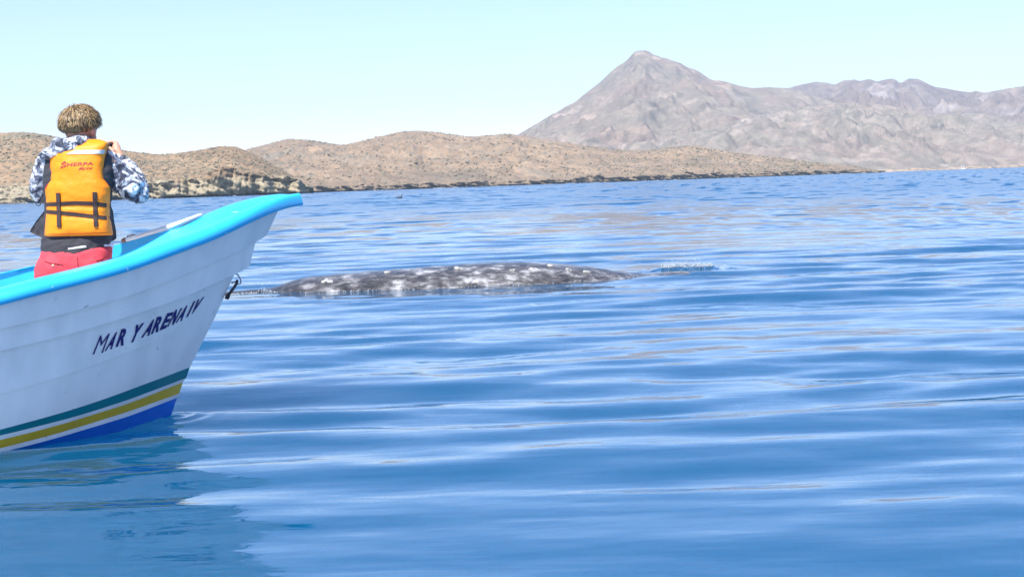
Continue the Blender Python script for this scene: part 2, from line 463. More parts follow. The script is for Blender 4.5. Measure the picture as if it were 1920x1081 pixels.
# low desert scrub on the near slopes (far too many to count)
def build_scrub():
    rs = np.random.RandomState(3)
    bm = bmesh.new(); bmesh.ops.create_icosphere(bm, subdivisions=1, radius=1)
    bv = np.array([v.co[:] for v in bm.verts]); bf = np.array([[v.index for v in f.verts] for f in bm.faces]); bm.free()
    bv = bv * np.array([1, 1, .62])
    for nme, P, n, lo, hi in (('desert_scrub', hillA, 6500, .25, .8), ('desert_scrub', hillB, 9500, .4, 1.1)):
        nu, nv_ = P.shape[:2]
        V = []; F = []
        k = 0
        i = rs.randint(1, nu - 1, n * 3); j = rs.randint(17, nv_ - 16, n * 3)
        for a, b in zip(i, j):
            q = P[a, b] + (P[a + 1, b] - P[a, b]) * rs.rand() + (P[a, b + 1] - P[a, b]) * rs.rand()
            if q[2] < 2.0 or noise2(q[0] / 30., q[1] / 45.) < -.15 + rs.normal(0, .12): continue
            s_ = rs.uniform(lo, hi) * (.6 + .8 * rs.rand() ** 3)
            w = bv * s_ * (1 + rs.uniform(-.35, .35, (len(bv), 1))) + q + np.array([0, 0, .2 * s_])
            V.append(w); F.append(bf + k * len(bv)); k += 1
            if k >= n: break
        V = np.concatenate(V); F = np.concatenate(F)
        o = mesh_obj(nme, V, F, m_scrub if nme else None, smooth=False)
        setp(o, 'grey-green desert scrub dotted over the slopes of the ' + ('headland' if P is hillA else 'coastal hills'), 'scrub', kind='stuff')
m_scrub = simple_mat('dry_scrub_leaves', (.19, .165, .115), .95, .2, .25, spec=.1)
build_scrub()

# ------------------------------------------------------------------ boat
TH = R(25)
BD = np.array([math.cos(TH), math.sin(TH), 0.0])       # bow direction
SD = np.array([math.sin(TH), -math.cos(TH), 0.0])      # starboard, the side we see
def bp(a, w, z):
    return W0 - BD * a + SD * w + np.array([0, 0, z + .05 * min(w, 0.0)])     # heeled a touch to port
def on_plane(x, y):                                    # pixel on the boat's centre plane -> (aft, height)
    d = ray(x, y)
    P = EYEP + d * (((W0 - EYEP) @ SD) / (d @ SD))
    return -((P - W0) @ BD), P[2]
m_white = simple_mat('white_hull_gelcoat', (.72, .74, .75), .30, .05, 3, spec=.5, coat=.25)
def hull_white():
    mt, nt, bs, N, L = new_mat('worn_white_gelcoat')
    bs.inputs['Roughness'].default_value = .28; bs.inputs['Coat Weight'].default_value = .3; bs.inputs['Coat Roughness'].default_value = .1
    tc = N('ShaderNodeTexCoord')
    mp = N('ShaderNodeMapping'); mp.inputs['Scale'].default_value = (3, 3, .5); L(tc.outputs['Object'], mp.inputs[0])
    n1 = N('ShaderNodeTexNoise'); n1.inputs['Scale'].default_value = 3; n1.inputs['Detail'].default_value = 6; L(mp.outputs[0], n1.inputs['Vector'])
    r1 = N('ShaderNodeValToRGB'); r1.color_ramp.elements[0].position = .3; r1.color_ramp.elements[0].color = (.72, .745, .75, 1)
    r1.color_ramp.elements[1].position = .65; r1.color_ramp.elements[1].color = (.84, .85, .85, 1); L(n1.outputs['Fac'], r1.inputs['Fac'])
    n2 = N('ShaderNodeTexNoise'); n2.inputs['Scale'].default_value = 26; n2.inputs['Detail'].default_value = 3; L(tc.outputs['Object'], n2.inputs['Vector'])
    r2 = N('ShaderNodeValToRGB'); r2.color_ramp.elements[0].position = .70; r2.color_ramp.elements[0].color = (0, 0, 0, 1)
    r2.color_ramp.elements[1].position = .76; r2.color_ramp.elements[1].color = (.6, .6, .6, 1); L(n2.outputs['Fac'], r2.inputs['Fac'])
    mx = N('ShaderNodeMix'); mx.data_type = 'RGBA'; L(r2.outputs['Color'], mx.inputs['Factor'])
    L(r1.outputs['Color'], mx.inputs[6]); mx.inputs[7].default_value = (.33, .34, .34, 1)
    L(mx.outputs[2], bs.inputs['Base Color'])
    n3 = N('ShaderNodeTexNoise'); n3.inputs['Scale'].default_value = 5; L(tc.outputs['Object'], n3.inputs['Vector'])
    bu = N('ShaderNodeBump'); bu.inputs['Strength'].default_value = .25; bu.inputs['Distance'].default_value = .01
    L(n3.outputs['Fac'], bu.inputs['Height']); L(bu.outputs[0], bs.inputs['Normal'])
    return mt
m_hull = hull_white()
def worn_blue():
    mt, nt, bs, N, L = new_mat('worn_sky_blue_paint')
    bs.inputs['Roughness'].default_value = .32
    tc = N('ShaderNodeTexCoord')
    n1 = N('ShaderNodeTexNoise'); n1.inputs['Scale'].default_value = 4; n1.inputs['Detail'].default_value = 5; L(tc.outputs['Object'], n1.inputs['Vector'])
    r1 = N('ShaderNodeValToRGB'); r1.color_ramp.elements[0].position = .3; r1.color_ramp.elements[0].color = (.022, .40, .74, 1)
    r1.color_ramp.elements[1].position = .7; r1.color_ramp.elements[1].color = (.03, .47, .82, 1); L(n1.outputs['Fac'], r1.inputs['Fac'])
    mp = N('ShaderNodeMapping'); mp.inputs['Rotation'].default_value = (0, 0, -TH); mp.inputs['Scale'].default_value = (12, 40, 40); L(tc.outputs['Object'], mp.inputs[0])
    n2 = N('ShaderNodeTexNoise'); n2.inputs['Scale'].default_value = 1; n2.inputs['Detail'].default_value = 4; L(mp.outputs[0], n2.inputs['Vector'])
    r2 = N('ShaderNodeValToRGB'); r2.color_ramp.elements[0].position = .70; r2.color_ramp.elements[0].color = (0, 0, 0, 1)
    r2.color_ramp.elements[1].position = .73; r2.color_ramp.elements[1].color = (1, 1, 1, 1); L(n2.outputs['Fac'], r2.inputs['Fac'])
    mx = N('ShaderNodeMix'); mx.data_type = 'RGBA'; L(r2.outputs['Color'], mx.inputs['Factor'])
    L(r1.outputs['Color'], mx.inputs[6]); mx.inputs[7].default_value = (.62, .72, .76, 1)
    L(mx.outputs[2], bs.inputs['Base Color'])
    return mt
m_blue = worn_blue()
m_green = simple_mat('teal_stripe_paint', (.0, .165, .20), .3, .08, 6, coat=.3)
m_yellow = simple_mat('ochre_stripe_paint', (.62, .43, .012), .3, .08, 6, coat=.3)
m_deep = simple_mat('blue_bottom_paint', (.008, .13, .60), .3, .08, 6, coat=.3)
m_liner = simple_mat('white_inner_liner', (.70, .73, .73), .45, .06, 8)
m_navy = simple_mat('navy_letter_vinyl', (.012, .006, .135), .4, .05, 30)
m_steel = simple_mat('galvanised_steel', (.38, .40, .43), .4, .15, 60, metal=.8)
m_rope = simple_mat('dark_rope', (.035, .036, .045), .9, .4, 90, bump=.6, bump_scale=160)
m_black = simple_mat('black_fittings', (.025, .026, .03), .5, .3, 60)
boat = empty('boat', bp(1.5, 0, 0), 'white open boat with sky-blue rail, navy name lettering and teal, ochre and blue stripes', 'boat')

A_AFT = 5.6
def shape(t, q):
    return 1 - (1 - np.clip(t, 0, 1)) ** q
def row_curve(px, W, Lz, q, na=70, w0=0.0, out=0.0, z_floor=None, stem=None):
    """px: pixel curve from stem aft; returns points (a, w, z) along the starboard side"""
    px = np.array(px, float)
    a0, z0 = on_plane(*(stem or px[0]))
    px = px[np.argsort(px[:, 0])]
    a = a0 + (A_AFT - a0) * (np.linspace(0, 1, na) ** 1.9)
    wv = lambda s: w0 + out * sstep(0, .25, s - a0) + (W - w0) * shape((s - a0) / Lz, q)
    # sample the visible part, solve height from the pixel curve
    sa, sz = [a0], [z0]
    for s in np.linspace(a0 + .03, 1.05, 26):
        z = .6
        ok = True
        for it in range(6):
            P = bp(s, wv(s), z)
            x, y = proj(P)
            if x < px[0, 0] - 5 or x > px[-1, 0]: ok = False; break
            z -= (np.interp(x, px[:, 0], px[:, 1]) - y) * ((P - EYEP) @ fwd) / FPX
        if ok: sa.append(s); sz.append(z)
    sa = np.array(sa); sz = np.array(sz)
    best = None
    for tau in (.7, 1.0, 1.5, 2.2, 3.0):
        M = np.stack([np.ones_like(sa), np.exp(-(sa - a0) / tau)], 1)
        c, *_ = np.linalg.lstsq(M, sz, rcond=None)
        e = ((M @ c - sz) ** 2).sum()
        if best is None or e < best[0]: best = (e, tau, c)
    _, tau, c = best
    zfit = c[0] + c[1] * np.exp(-(a - a0) / tau)
    zi = np.interp(a, sa, sz)
    k = sstep(sa[-1] - .35, sa[-1], a)
    z = zi * (1 - k) + zfit * k
    # light smoothing of the picked line
    for it in range(3):
        z[1:-1] = .25 * z[:-2] + .5 * z[1:-1] + .25 * z[2:]
    return a, wv(a), z
LW = dict(Lz=1.9, q=2.5)
rows = {}
rows['sheer'] = row_curve([(522, 394), (472, 416), (436, 434), (400, 451), (366, 463), (283, 494), (240, 510), (148, 534), (92, 547), (0, 566)], .85, 1.9, 2.4)
rows['s1b'] = row_curve([(500, 441), (479, 454), (430, 479), (400, 491), (289, 537), (240, 556), (160, 577), (120, 588), (0, 617)], .83, 1.9, 2.4)
rows['s2t'] = row_curve([(480, 450), (430, 476), (400, 489), (289, 535), (240, 554), (160, 575), (120, 586), (0, 615)], .815, 1.9, 2.35)
rows['s2b'] = row_curve([(468, 499), (440, 515), (400, 531), (357, 552), (289, 577), (243, 592), (160, 618), (0, 660)], .795, 1.9, 2.35)
rows['s3t'] = row_curve([(440, 513), (400, 529), (357, 550), (289, 575), (243, 590), (160, 616), (0, 658)], .778, 1.9, 2.35)
rows['s3b'] = row_curve([(400, 601), (366, 613), (315, 630), (264, 651), (201, 675), (160, 689), (96, 713), (0, 739)], .745, 1.9, 2.4, out=.004)
rows['b_t'] = row_curve([(400, 600), (366, 612), (315, 629), (264, 650), (201, 674), (160, 688), (96, 712), (0, 738)], .738, 1.9, 2.4)
rows['g_t'] = row_curve([(356, 688), (289, 713), (192, 749), (96, 780), (0, 802)], .69, 1.9, 2.45)
rows['g_b'] = row_curve([(349, 708), (240, 749), (144, 780), (0, 816)], .675, 1.9, 2.5)
rows['y_t'] = row_curve([(343, 716), (241, 756), (96, 801), (0, 823.5)], .668, 1.9, 2.5)
rows['y_b'] = row_curve([(336, 737), (241, 771), (96, 816), (0, 839)], .648, 1.9, 2.5)
rows['d_t'] = row_curve([(332, 745), (241, 780), (96, 823.5), (0, 848)], .64, 1.9, 2.55)
def low_row(z, stem_a, W, q):
    a = stem_a + (A_AFT - stem_a) * (np.linspace(0, 1, 70) ** 1.9)
    return a, W * shape((a - stem_a) / 1.9, q), np.full(70, z)
aw, _ = on_plane(320, 785)
rows['w1'] = low_row(-.03, aw + .015, .60, 2.6)
rows['w2'] = low_row(-.16, aw + .10, .48, 2.6)
rows['keel'] = low_row(-.26, aw + .22, .004, 2)
for nme in ('w1', 'w2', 'keel'):                       # never rise above the painted rows
    pass
def band(name, r0, r1, mat, sub=1):
    V = []
    pts = []
    for r in (r0, r1):
        a, w, z = rows[r]
        pts.append(np.array([bp(x, y, q) for x, y, q in zip(a, w, z)]))
    ptp = []
    for r in (r0, r1):
        a, w, z = rows[r]
        ptp.append(np.array([bp(x, -y, q) for x, y, q in zip(a, w, z)]))
    n = len(pts[0]); m_ = 5 if 'strake' == name else 3
    F = []
    for s, (p, q) in enumerate((pts, ptp)):
        off = len(V)
        for j in range(m_):
            V += list(p + (q - p) * (j / (m_ - 1)))
        for j in range(m_ - 1):
            for i in range(n - 1):
                a_ = off + j * n + i
                for f in ((a_, a_ + 1, a_ + n + 1), (a_, a_ + n + 1, a_ + n)):
                    F.append(f if s == 0 else f[::-1])
    return mesh_obj(name, V, F, mat, boat)
band('strake', 'sheer', 's1b', m_hull)
band('strake_ledge', 's1b', 's2t', m_hull)
band('strake', 's2t', 's2b', m_hull)
band('strake_ledge', 's2b', 's3t', m_hull)
band('strake', 's3t', 's3b', m_hull)
band('strake_ledge', 's3b', 'b_t', m_hull)
band('strake', 'b_t', 'g_t', m_hull)
band('teal_stripe', 'g_t', 'g_b', m_green)
band('white_stripe', 'g_b', 'y_t', m_hull)
band('ochre_stripe', 'y_t', 'y_b', m_yellow)
band('white_stripe', 'y_b', 'd_t', m_hull)
band('blue_bottom', 'd_t', 'w1', m_deep)
band('blue_bottom', 'w1', 'w2', m_deep)
band('keel', 'w2', 'keel', m_deep)
# transom
tr = []
order = ['sheer', 's1b', 's2b', 's3b', 'g_t', 'y_t', 'd_t', 'w1', 'w2', 'keel']
for r in order: tr.append(bp(rows[r][0][-1], rows[r][1][-1], rows[r][2][-1]))
for r in order[::-1]: tr.append(bp(rows[r][0][-1], -rows[r][1][-1], rows[r][2][-1]))
mesh_obj('transom', tr, [tuple(range(len(tr)))[::-1]], m_hull, boat, smooth=False)

# gunwale rail, swept along the sheer and round the blunt stem head
ra, rw, rz = row_curve([(564, 383), (538, 389), (522, 394), (502, 402), (472, 416), (436, 434), (400, 451), (366, 463), (283, 494), (240, 510), (148, 534), (92, 547), (0, 566)],
                       .90, 2.0, 2.35, na=90, w0=.045)
SEC = [(-.135, .004), (-.03, -.004), (-.004, 0.0), (.004, .010), (.003, .030), (-.006, .046), (-.020, .056), (-.045, .062), (-.085, .066), (-.125, .067), (-.137, .060)]
def sweep_rail():
    V = []; n = len(ra); k = len(SEC)
    for side in (1, -1):
        for i in range(n):
            fade = sstep(0, .5, ra[i] - ra[0])
            for o_, h_ in SEC:
                w = max(rw[i] + o_ * (0.25 + .75 * fade), 0.0)
                lean = (0.03) * (1 - fade) * (h_ / .067)
                V.append(bp(ra[i] + lean * .4, side * w, rz[i] + h_ * (1.0 - .1 * (1 - fade))))
    F = []
    for s in range(2):
        for i in range(n - 1):
            for j in range(k):
                a0 = s * n * k + i * k + j; a1 = s * n * k + i * k + (j + 1) % k
                f = (a0, a0 + k, a1 + k, a1)
                F.append(f if s == 1 else f[::-1])
    # stem head: join both ends
    for j in range(k - 1):
        F.append((j, j + 1, n * k + j + 1, n * k + j))
    F.append(tuple(range((n - 1) * k, n * k))); F.append(tuple(range((2 * n - 1) * k, 2 * n * k))[::-1])
    return mesh_obj('rail', V, F, m_blue, boat)
sweep_rail()
def rail_at(a):
    return np.interp(a, ra, rw), np.interp(a, ra, rz)
# crowned foredeck and side decks round the V-fronted well
A_TIP, A_END = -0.05, A_AFT - .03
def well_w(a):                                         # half width of the opening
    w, z = rail_at(a)
    return (w - .136) * (1 - (1 - np.clip((a - A_TIP) / .50, 0, 1)) ** 2.3)
def deck_z(a, t):
    w, z = rail_at(a)
    fade = sstep(0, .5, a - ra[0])
    wi = max(w - .128 * (.25 + .75 * fade), .012)
    cr = .13 * wi * sstep(0, .12, a - ra[0]) * (1 - .9 * sstep(-.42, -.02, a))
    return wi, z + .0665 * (1 - .1 * (1 - fade)) - .004 + cr * (1 - t * t)
def foredeck():
    V = []; F = []
    aa = np.concatenate([np.linspace(ra[0] + .012, A_TIP, 34), np.linspace(A_TIP, .62, 22)[1:], [.9, 1.4, 2.2, 3.2, 4.4, A_END]])
    for side in (1, -1):
        off = len(V)
        for a in aa:
            wi, _ = deck_z(a, 0)
            t0 = min(well_w(a) / wi, .97)
            for t in np.linspace(t0, 1, 13):
                V.append(bp(a, side * wi * t, deck_z(a, t)[1]))
        for i in range(len(aa) - 1):
            for j in range(12):
                q = off + i * 13 + j
                f = (q, q + 13, q + 14, q + 1)
                F.append(f[::-1] if side == -1 else f)
    return mesh_obj('foredeck', V, F, m_blue, boat)
foredeck()
ORD = ['sheer', 's1b', 's2b', 's3b', 'g_t', 'y_t', 'd_t', 'w1', 'w2', 'keel']
def hull_w(a, z):
    zz = [np.interp(a, rows[r][0], rows[r][2]) for r in ORD]
    ww = [np.interp(a, rows[r][0], rows[r][1]) if a > rows[r][0][0] else 0.0 for r in ORD]
    return np.interp(z, zz[::-1], ww[::-1])
def hull_zmin(a, wmin):
    for z in np.linspace(.09, .95, 60):
        if hull_w(a, z) - .06 > wmin: return z
    return .9
WELL_A = np.concatenate([np.linspace(A_TIP, .62, 30), np.linspace(.62, A_END, 26)[1:]])
def strip(name, fn, nlev, mat):
    V = []; F = []
    for side in (1, -1):
        off = len(V)
        for a in WELL_A:
            for (w, z) in fn(a): V.append(bp(a, side * w, z))
        for i in range(len(WELL_A) - 1):
            for j in range(nlev - 1):
                q = off + i * nlev + j
                f = (q, q + nlev, q + nlev + 1, q + 1)
                F.append(f[::-1] if side == 1 else f)
    return mesh_obj(name, V, F, mat, boat)
def coam(a):
    wi, _ = deck_z(a, 0); w = max(well_w(a), .0); t = min(w / wi, .97)
    z = deck_z(a, t)[1]
    return [(w, z + .003), (w - .0 , z - .07)]
strip('coaming', coam, 2, m_blue)
def liner(a):
    (w, z0), (_, z1) = coam(a)
    zb = max(.09, hull_zmin(a, .05))
    out = []
    for k in range(7):
        z = z1 + .002 + (zb - z1) * k / 6
        out.append((max(min(w + .004, hull_w(a, z) - .06), .0), z))
    return out
strip('inner_liner', liner, 7, m_liner)
def floor_():
    aa = np.linspace(.0, A_END, 46); V = []
    for a in aa:
        z = max(.092, hull_zmin(a, .05) + .002)
        w = max(hull_w(a, z) - .05, .02)
        for t in (-1, 0, 1): V.append(bp(a, t * w, z))
    return mesh_obj('floor', V, grid_faces(46, 3)[::1], m_liner, boat, smooth=False)
floor_()
def box_pts(c, ax, ay, az_):
    V = []
    for sz in (-1, 1):
        for sx, sy in ((-1, -1), (1, -1), (1, 1), (-1, 1)):
            V.append(np.array(c) + sx * np.array(ax) + sy * np.array(ay) + sz * np.array(az_))
    return V, [(3, 2, 1, 0), (4, 5, 6, 7), (0, 1, 5, 4), (1, 2, 6, 5), (2, 3, 7, 6), (3, 0, 4, 7)]
for a in (1.75, 3.1, 4.4):
    w, z = rail_at(a)
    V, F = box_pts(bp(a, 0, z - .20), BD * .14, SD * (w - .17), (0, 0, .018))
    mesh_obj('thwart', V, F, m_blue, boat, smooth=False)

def tube(path, rad, n=8, caps=True):
    path = [np.array(p, float) for p in path]
    rads = rad if hasattr(rad, '__len__') else [rad] * len(path)
    V = []; F = []
    t0 = path[1] - path[0]
    ref = np.array([0, 0, 1.0]) if abs(t0[2]) < .9 * np.linalg.norm(t0) else np.array([0, 1.0, 0])
    for i, p in enumerate(path):
        t = path[min(i + 1, len(path) - 1)] - path[max(i - 1, 0)]
        t = t / (np.linalg.norm(t) + 1e-9)
        u = np.cross(t, ref); u /= np.linalg.norm(u) + 1e-9
        v = np.cross(u, t); ref = v
        for k in range(n):
            an = 2 * math.pi * k / n
            V.append(p + rads[i] * (math.cos(an) * u + math.sin(an) * v))
    for i in range(len(path) - 1):
        for k in range(n):
            F.append((i * n + k, i * n + (k + 1) % n, (i + 1) * n + (k + 1) % n, (i + 1) * n + k))
    if caps:
        F.append(tuple(range(n))[::-1]); F.append(tuple(range((len(path) - 1) * n, len(path) * n)))
    return V, F
# bow eye, shackle and dark line hanging from the stem
def cp(x, y, w=0.0):
    a, z = on_plane(x, y)
    return bp(a, w, z)
V, F = tube([cp(438, 511), cp(444, 513), cp(449, 519), cp(451.5, 525), cp(451, 531), cp(447, 533), cp(441, 528), cp(434, 530)], .0042)
mesh_obj('bow_eye', V, F, m_steel, boat)
V, F = tube([cp(444, 524, .01), cp(443, 530, .012), cp(438, 538, .012), cp(432, 546, .013), cp(428, 551, .014)], [.007, .008, .0075, .0085, .007])
sh = mesh_obj('shackle', V, F, m_black, boat)
V, F = tube([cp(437, 542, .0), cp(432, 547, .004), cp(428, 550, .012), cp(424, 554, .016), cp(423, 558, .012), cp(427, 559, .0), cp(430, 555, -.01), cp(428, 550, -.004)], .0075)
mesh_obj('rope', V, F, m_rope, boat)
# mooring cleat on the far rail
def cleat(a, side):
    w, z = rail_at(a); c = bp(a, side * (w - .05), z + .062); k_ = .5
    V = []; F = []
    for pth, rd in (([c + BD * .01, c + BD * .01 + [0, 0, .02]], .006), ([c - BD * .01, c - BD * .01 + [0, 0, .02]], .006),
                    ([c - BD * .026 + [0, 0, .022], c - BD * .012 + [0, 0, .021], c + BD * .012 + [0, 0, .024], c + BD * .026 + [0, 0, .022]], [.007, .011, .012, .008])):
        v, f = tube(pth, rd)
        o = len(V); V += v; F += [tuple(i + o for i in q) for q in f]
    mesh_obj('cleat', V, F, m_black, boat)
cleat(.045, -1)

# white paddle lying along the far side of the foredeck
def paddle():
    pd = empty('paddle', cp(330, 430), 'white paddle with brown grip lying along blue rail of boat', 'paddle')
    def dk(x, y, w, up_=0.0):      # point over the far side of the boat at offset w from the centre line
        d = ray(x, y)
        c = W0 + SD * w
        t = ((c - EYEP) @ SD) / (d @ SD)
        return EYEP + d * t + np.array([0, 0, up_])
    dbv = bvh_of([o for o in boat.children if o.name.startswith(('foredeck', 'rail'))])
    def on_deck(x, y, w):
        h = dbv.ray_cast(Vector(EYEP), Vector(ray(x, y)).normalized())
        if h[0] is None: return dk(x, y, w)
        return np.array(h[0]) + np.array([0, 0, .014])
    def edge(a_, w_):
        wi, _ = deck_z(a_, 0)
        return bp(a_, w_, deck_z(a_, min(abs(w_) / wi, 1))[1] + .014)
    p1 = edge(.115, -well_w(.115) - .012); p2 = edge(-.05, -well_w(-.05) - .012); p0 = p1 + (p1 - p2) * .09
    p3 = edge(-.20, -.06); p2 = p2 + np.array([0, 0, .004])
    V, F = tube([p1, p1 * .5 + p2 * .5, p2, p2 * .8 + p3 * .2], [.012, .012, .013, .013], 10)
    mesh_obj('shaft', V, F, m_pad, pd)
    V, F = tube([p0, p1 + (p1 - p0) * .02], [.013, .0135], 10)
    mesh_obj('grip', V, F, m_grip, pd)
    ax = (p3 - p2); Ln = np.linalg.norm(ax); ax /= Ln
    sd = edge(-.11, -.15) - edge(-.11, .05)
    sd -= ax * (sd @ ax); sd /= np.linalg.norm(sd)
    nn = np.cross(ax, sd)
    V = []; n1, n2 = 14, 9
    for sgn in (1, -1):
        for i in range(n1):
            t = i / (n1 - 1)
            hw = .016 + .060 * sstep(0, .28, t) - .010 * sstep(.92, 1, t)
            for j in range(n2):
                s = -1 + 2 * j / (n2 - 1)
                th = .006 * (1 - s ** 4) + .008 * (1 - abs(s)) * (1 - t)
                V.append(p2 + ax * Ln * t + sd * hw * s + nn * sgn * th)
    F = []
    for i in range(n1 - 1):
        for j in range(n2 - 1):
            a = i * n2 + j
            F.append((a, a + n2, a + n2 + 1, a + 1))
            b = n1 * n2 + a
            F.append((b + 1, b + n2 + 1, b + n2, b))
    for i in range(n1 - 1):
        for j in (0, n2 - 1):
            a = i * n2 + j; b = n1 * n2 + a
            F.append((a, b, b + n2, a + n2))
    for j in range(n2 - 1):
        for i in (0, n1 - 1):
            a = i * n2 + j; b = n1 * n2 + a
            F.append((a, a + 1, b + 1, b))
    mesh_obj('blade', V, F, m_pad, pd)
m_pad = simple_mat('white_paddle_plastic', (.82, .82, .80), .4, .04, 10)
m_grip = simple_mat('brown_wooden_grip', (.22, .12, .07), .6, .2, 40)
paddle()

# lettering, laid on the hull
def text_mesh(txt, shear=0.0, offset=0.0, spacing=1.0):
    cu = bpy.data.curves.new('tmp_text', 'FONT')
    cu.body = txt; cu.shear = shear; cu.offset = offset; cu.space_character = spacing
    cu.resolution_u = 6
    o = bpy.data.objects.new('tmp_text', cu)
    scene.collection.objects.link(o)
    dg = bpy.context.evaluated_depsgraph_get()
    me = bpy.data.meshes.new_from_object(o.evaluated_get(dg))
    bpy.data.objects.remove(o)
    bm = bmesh.new(); bm.from_mesh(me)
    bmesh.ops.triangulate(bm, faces=bm.faces)
    for it in range(3):
        ed = [e for e in bm.edges if e.calc_length() > .14]
        if not ed: break
        bmesh.ops.subdivide_edges(bm, edges=ed, cuts=1)
        bmesh.ops.triangulate(bm, faces=bm.faces)
    bm.verts.index_update()
    V = np.array([v.co[:] for v in bm.verts]); F = [tuple(v.index for v in f.verts) for f in bm.faces]
    bm.free(); bpy.data.meshes.remove(me)
    return V, F
def lay_text(name, V, F, to_px, bvh, mat, parent, lift=.0035, thick=None):
    """drop a flat text mesh onto a surface: each vertex is laid where its spot on that surface is"""
    out = []
    for v in V:
        x, y = to_px(v[0], v[1])
        d = Vector(ray(x, y)).normalized()
        hit = bvh.ray_cast(Vector(EYEP), d)
        p = hit[0]
        if p is None:
            p = Vector(EYEP) + d * 7.0
            n = -d
        else:
            n = hit[1] if hit[1].dot(d) < 0 else -hit[1]
        out.append(np.array(p + n * lift))
    return mesh_obj(name, out, F, mat, parent, smooth=False)
strakes = [o for o in boat.children if o.name.startswith('strake')]
hull_bvh = bvh_of(strakes)
def name_letters():
    # each painted letter: base left, base right, top left, top right on the third strake
    L = [('M', (173, 664), (192, 660.5), (187, 628.5), (205.5, 624)), ('A', (195, 658), (209, 653), (211, 624), (225, 619)),
         ('R', (216, 650), (231, 646.5), (227, 616.5), (242, 613.5)), ('Y', (239, 643), (255, 639), (254, 609), (270, 604)),
         ('A', (263.6, 633), (279, 628), (280, 600.5), (295, 595.5)), ('R', (282, 626), (296, 621), (294, 593.5), (309, 590.5)),
         ('E', (298, 619), (310, 614.5), (313, 586.5), (326, 584)), ('N', (312, 612.5), (324.5, 608), (329, 580), (341.5, 576.5)),
         ('A', (328, 605), (340, 600.5), (344, 574.5), (356, 569.5)), ('I', (348, 594.5), (351.5, 593), (362.5, 564.5), (366, 563)), ('V', (353.5, 590.5), (366, 584.5), (370, 561.5), (383, 555))]
    VV = []; FF = []
    for ch, bl, br, tl, tr_ in L:
        V, F = text_mesh(ch, 0.0, {'M': -.003, 'Y': .05, 'I': 0.02}.get(ch, .042))
        lo = V.min(0); hi = V.max(0)
        off = len(VV)
        for v in V:
            u = (v[0] - lo[0]) / (hi[0] - lo[0]); t = (v[1] - lo[1]) / (hi[1] - lo[1])
            b_ = np.array(bl) * (1 - u) + np.array(br) * u; t_ = np.array(tl) * (1 - u) + np.array(tr_) * u
            VV.append((*(b_ * (1 - t) + t_ * t), 0))
        FF += [tuple(i + off for i in f) for f in F]
    lay_text('name_lettering', VV, FF, lambda x, y: (x, y), hull_bvh, m_navy, boat)
name_letters()

# ------------------------------------------------------------------ whale
def whale_mat():
    mt, nt, bs, N, L = new_mat('mottled_whale_skin')
    bs.inputs['Roughness'].default_value = .24
    bs.inputs['Specular IOR Level'].default_value = .5
    tc = N('ShaderNodeTexCoord')
    mp = N('ShaderNodeMapping'); mp.inputs['Scale'].default_value = (1, 1.3, 1.6); L(tc.outputs['Object'], mp.inputs[0])
    def nz(s, d=6, r=.65):
        n = N('ShaderNodeTexNoise'); n.inputs['Scale'].default_value = s; n.inputs['Detail'].default_value = d; n.inputs['Roughness'].default_value = r
        L(mp.outputs[0], n.inputs['Vector']); return n.outputs['Fac']
    def ramp(f, st):
        r = N('ShaderNodeValToRGB'); e = r.color_ramp.elements
        while len(e) < len(st): e.new(.5)
        for k, (p, c) in enumerate(st): e[k].position = p; e[k].color = (*c, 1)
        L(f, r.inputs['Fac']); return r.outputs['Color']
    def mix(f, a, b):
        x = N('ShaderNodeMix'); x.data_type = 'RGBA'; L(f, x.inputs['Factor'])
        for i, v in ((6, a), (7, b)):
            if isinstance(v, tuple): x.inputs[i].default_value = (*v, 1)
            else: L(v, x.inputs[i])
        return x.outputs[2]
    col = ramp(nz(3.6), [(.36, (.022, .021, .022)), (.48, (.065, .060, .058)), (.60, (.155, .15, .148))])
    col = mix(ramp(nz(7.5, 8, .72), [(.52, (0, 0, 0)), (.66, (.7, .7, .7))]), col, (.25, .245, .24))
    col = mix(ramp(nz(3.6, 9, .76), [(.54, (0, 0, 0)), (.63, (.85, .85, .85))]), col, (.42, .415, .41))
    col = mix(ramp(nz(24, 4), [(.62, (0, 0, 0)), (.72, (.3, .3, .3))]), col, (.5, .47, .45))
    # the rump end is plain dark skin
    sp = N('ShaderNodeSeparateXYZ'); L(tc.outputs['Object'], sp.inputs[0])
    mr = N('ShaderNodeMapRange'); mr.inputs['From Min'].default_value = -1.45; mr.inputs['From Max'].default_value = -2.05
    L(sp.outputs['X'], mr.inputs['Value'])
    nn = N('ShaderNodeMath'); nn.operation = 'MULTIPLY'; L(mr.outputs[0], nn.inputs[0]); nn.inputs[1].default_value = .82
    col = mix(nn.outputs[0], col, (.022, .022, .025))
    L(col, bs.inputs['Base Color'])
    bu = N('ShaderNodeBump'); bu.inputs['Strength'].default_value = .5; bu.inputs['Distance'].default_value = .02
    L(nz(16, 6, .7), bu.inputs['Height']); L(bu.outputs[0], bs.inputs['Normal'])
    return mt
m_whale = whale_mat()
m_barn = simple_mat('barnacle_white', (.33, .325, .32), .8, .6, 28, bump=1.0, bump_scale=70)
WA = np.array([-2.75, 16.05, 0]); WB = np.array([1.5, 16.62, 0])
WD = (WB - WA) / np.linalg.norm(WB - WA); WN = np.array([WD[1], -WD[0], 0])
wl0 = (WA + WB) / 2
top_px = [(425, 546.5), (455, 544.5), (485, 542.5), (503, 540.5), (520, 536), (540, 528.5), (560, 522), (580, 518.5), (600, 517), (650, 512.5), (700, 508), (750, 504), (800, 500), (850, 496.5),
          (900, 493.5), (940, 491.5), (980, 491), (1020, 492), (1060, 494.5), (1100, 499), (1130, 503), (1160, 508), (1190, 512), (1215, 512.5), (1240, 511), (1262, 509), (1285, 507), (1305, 507)]
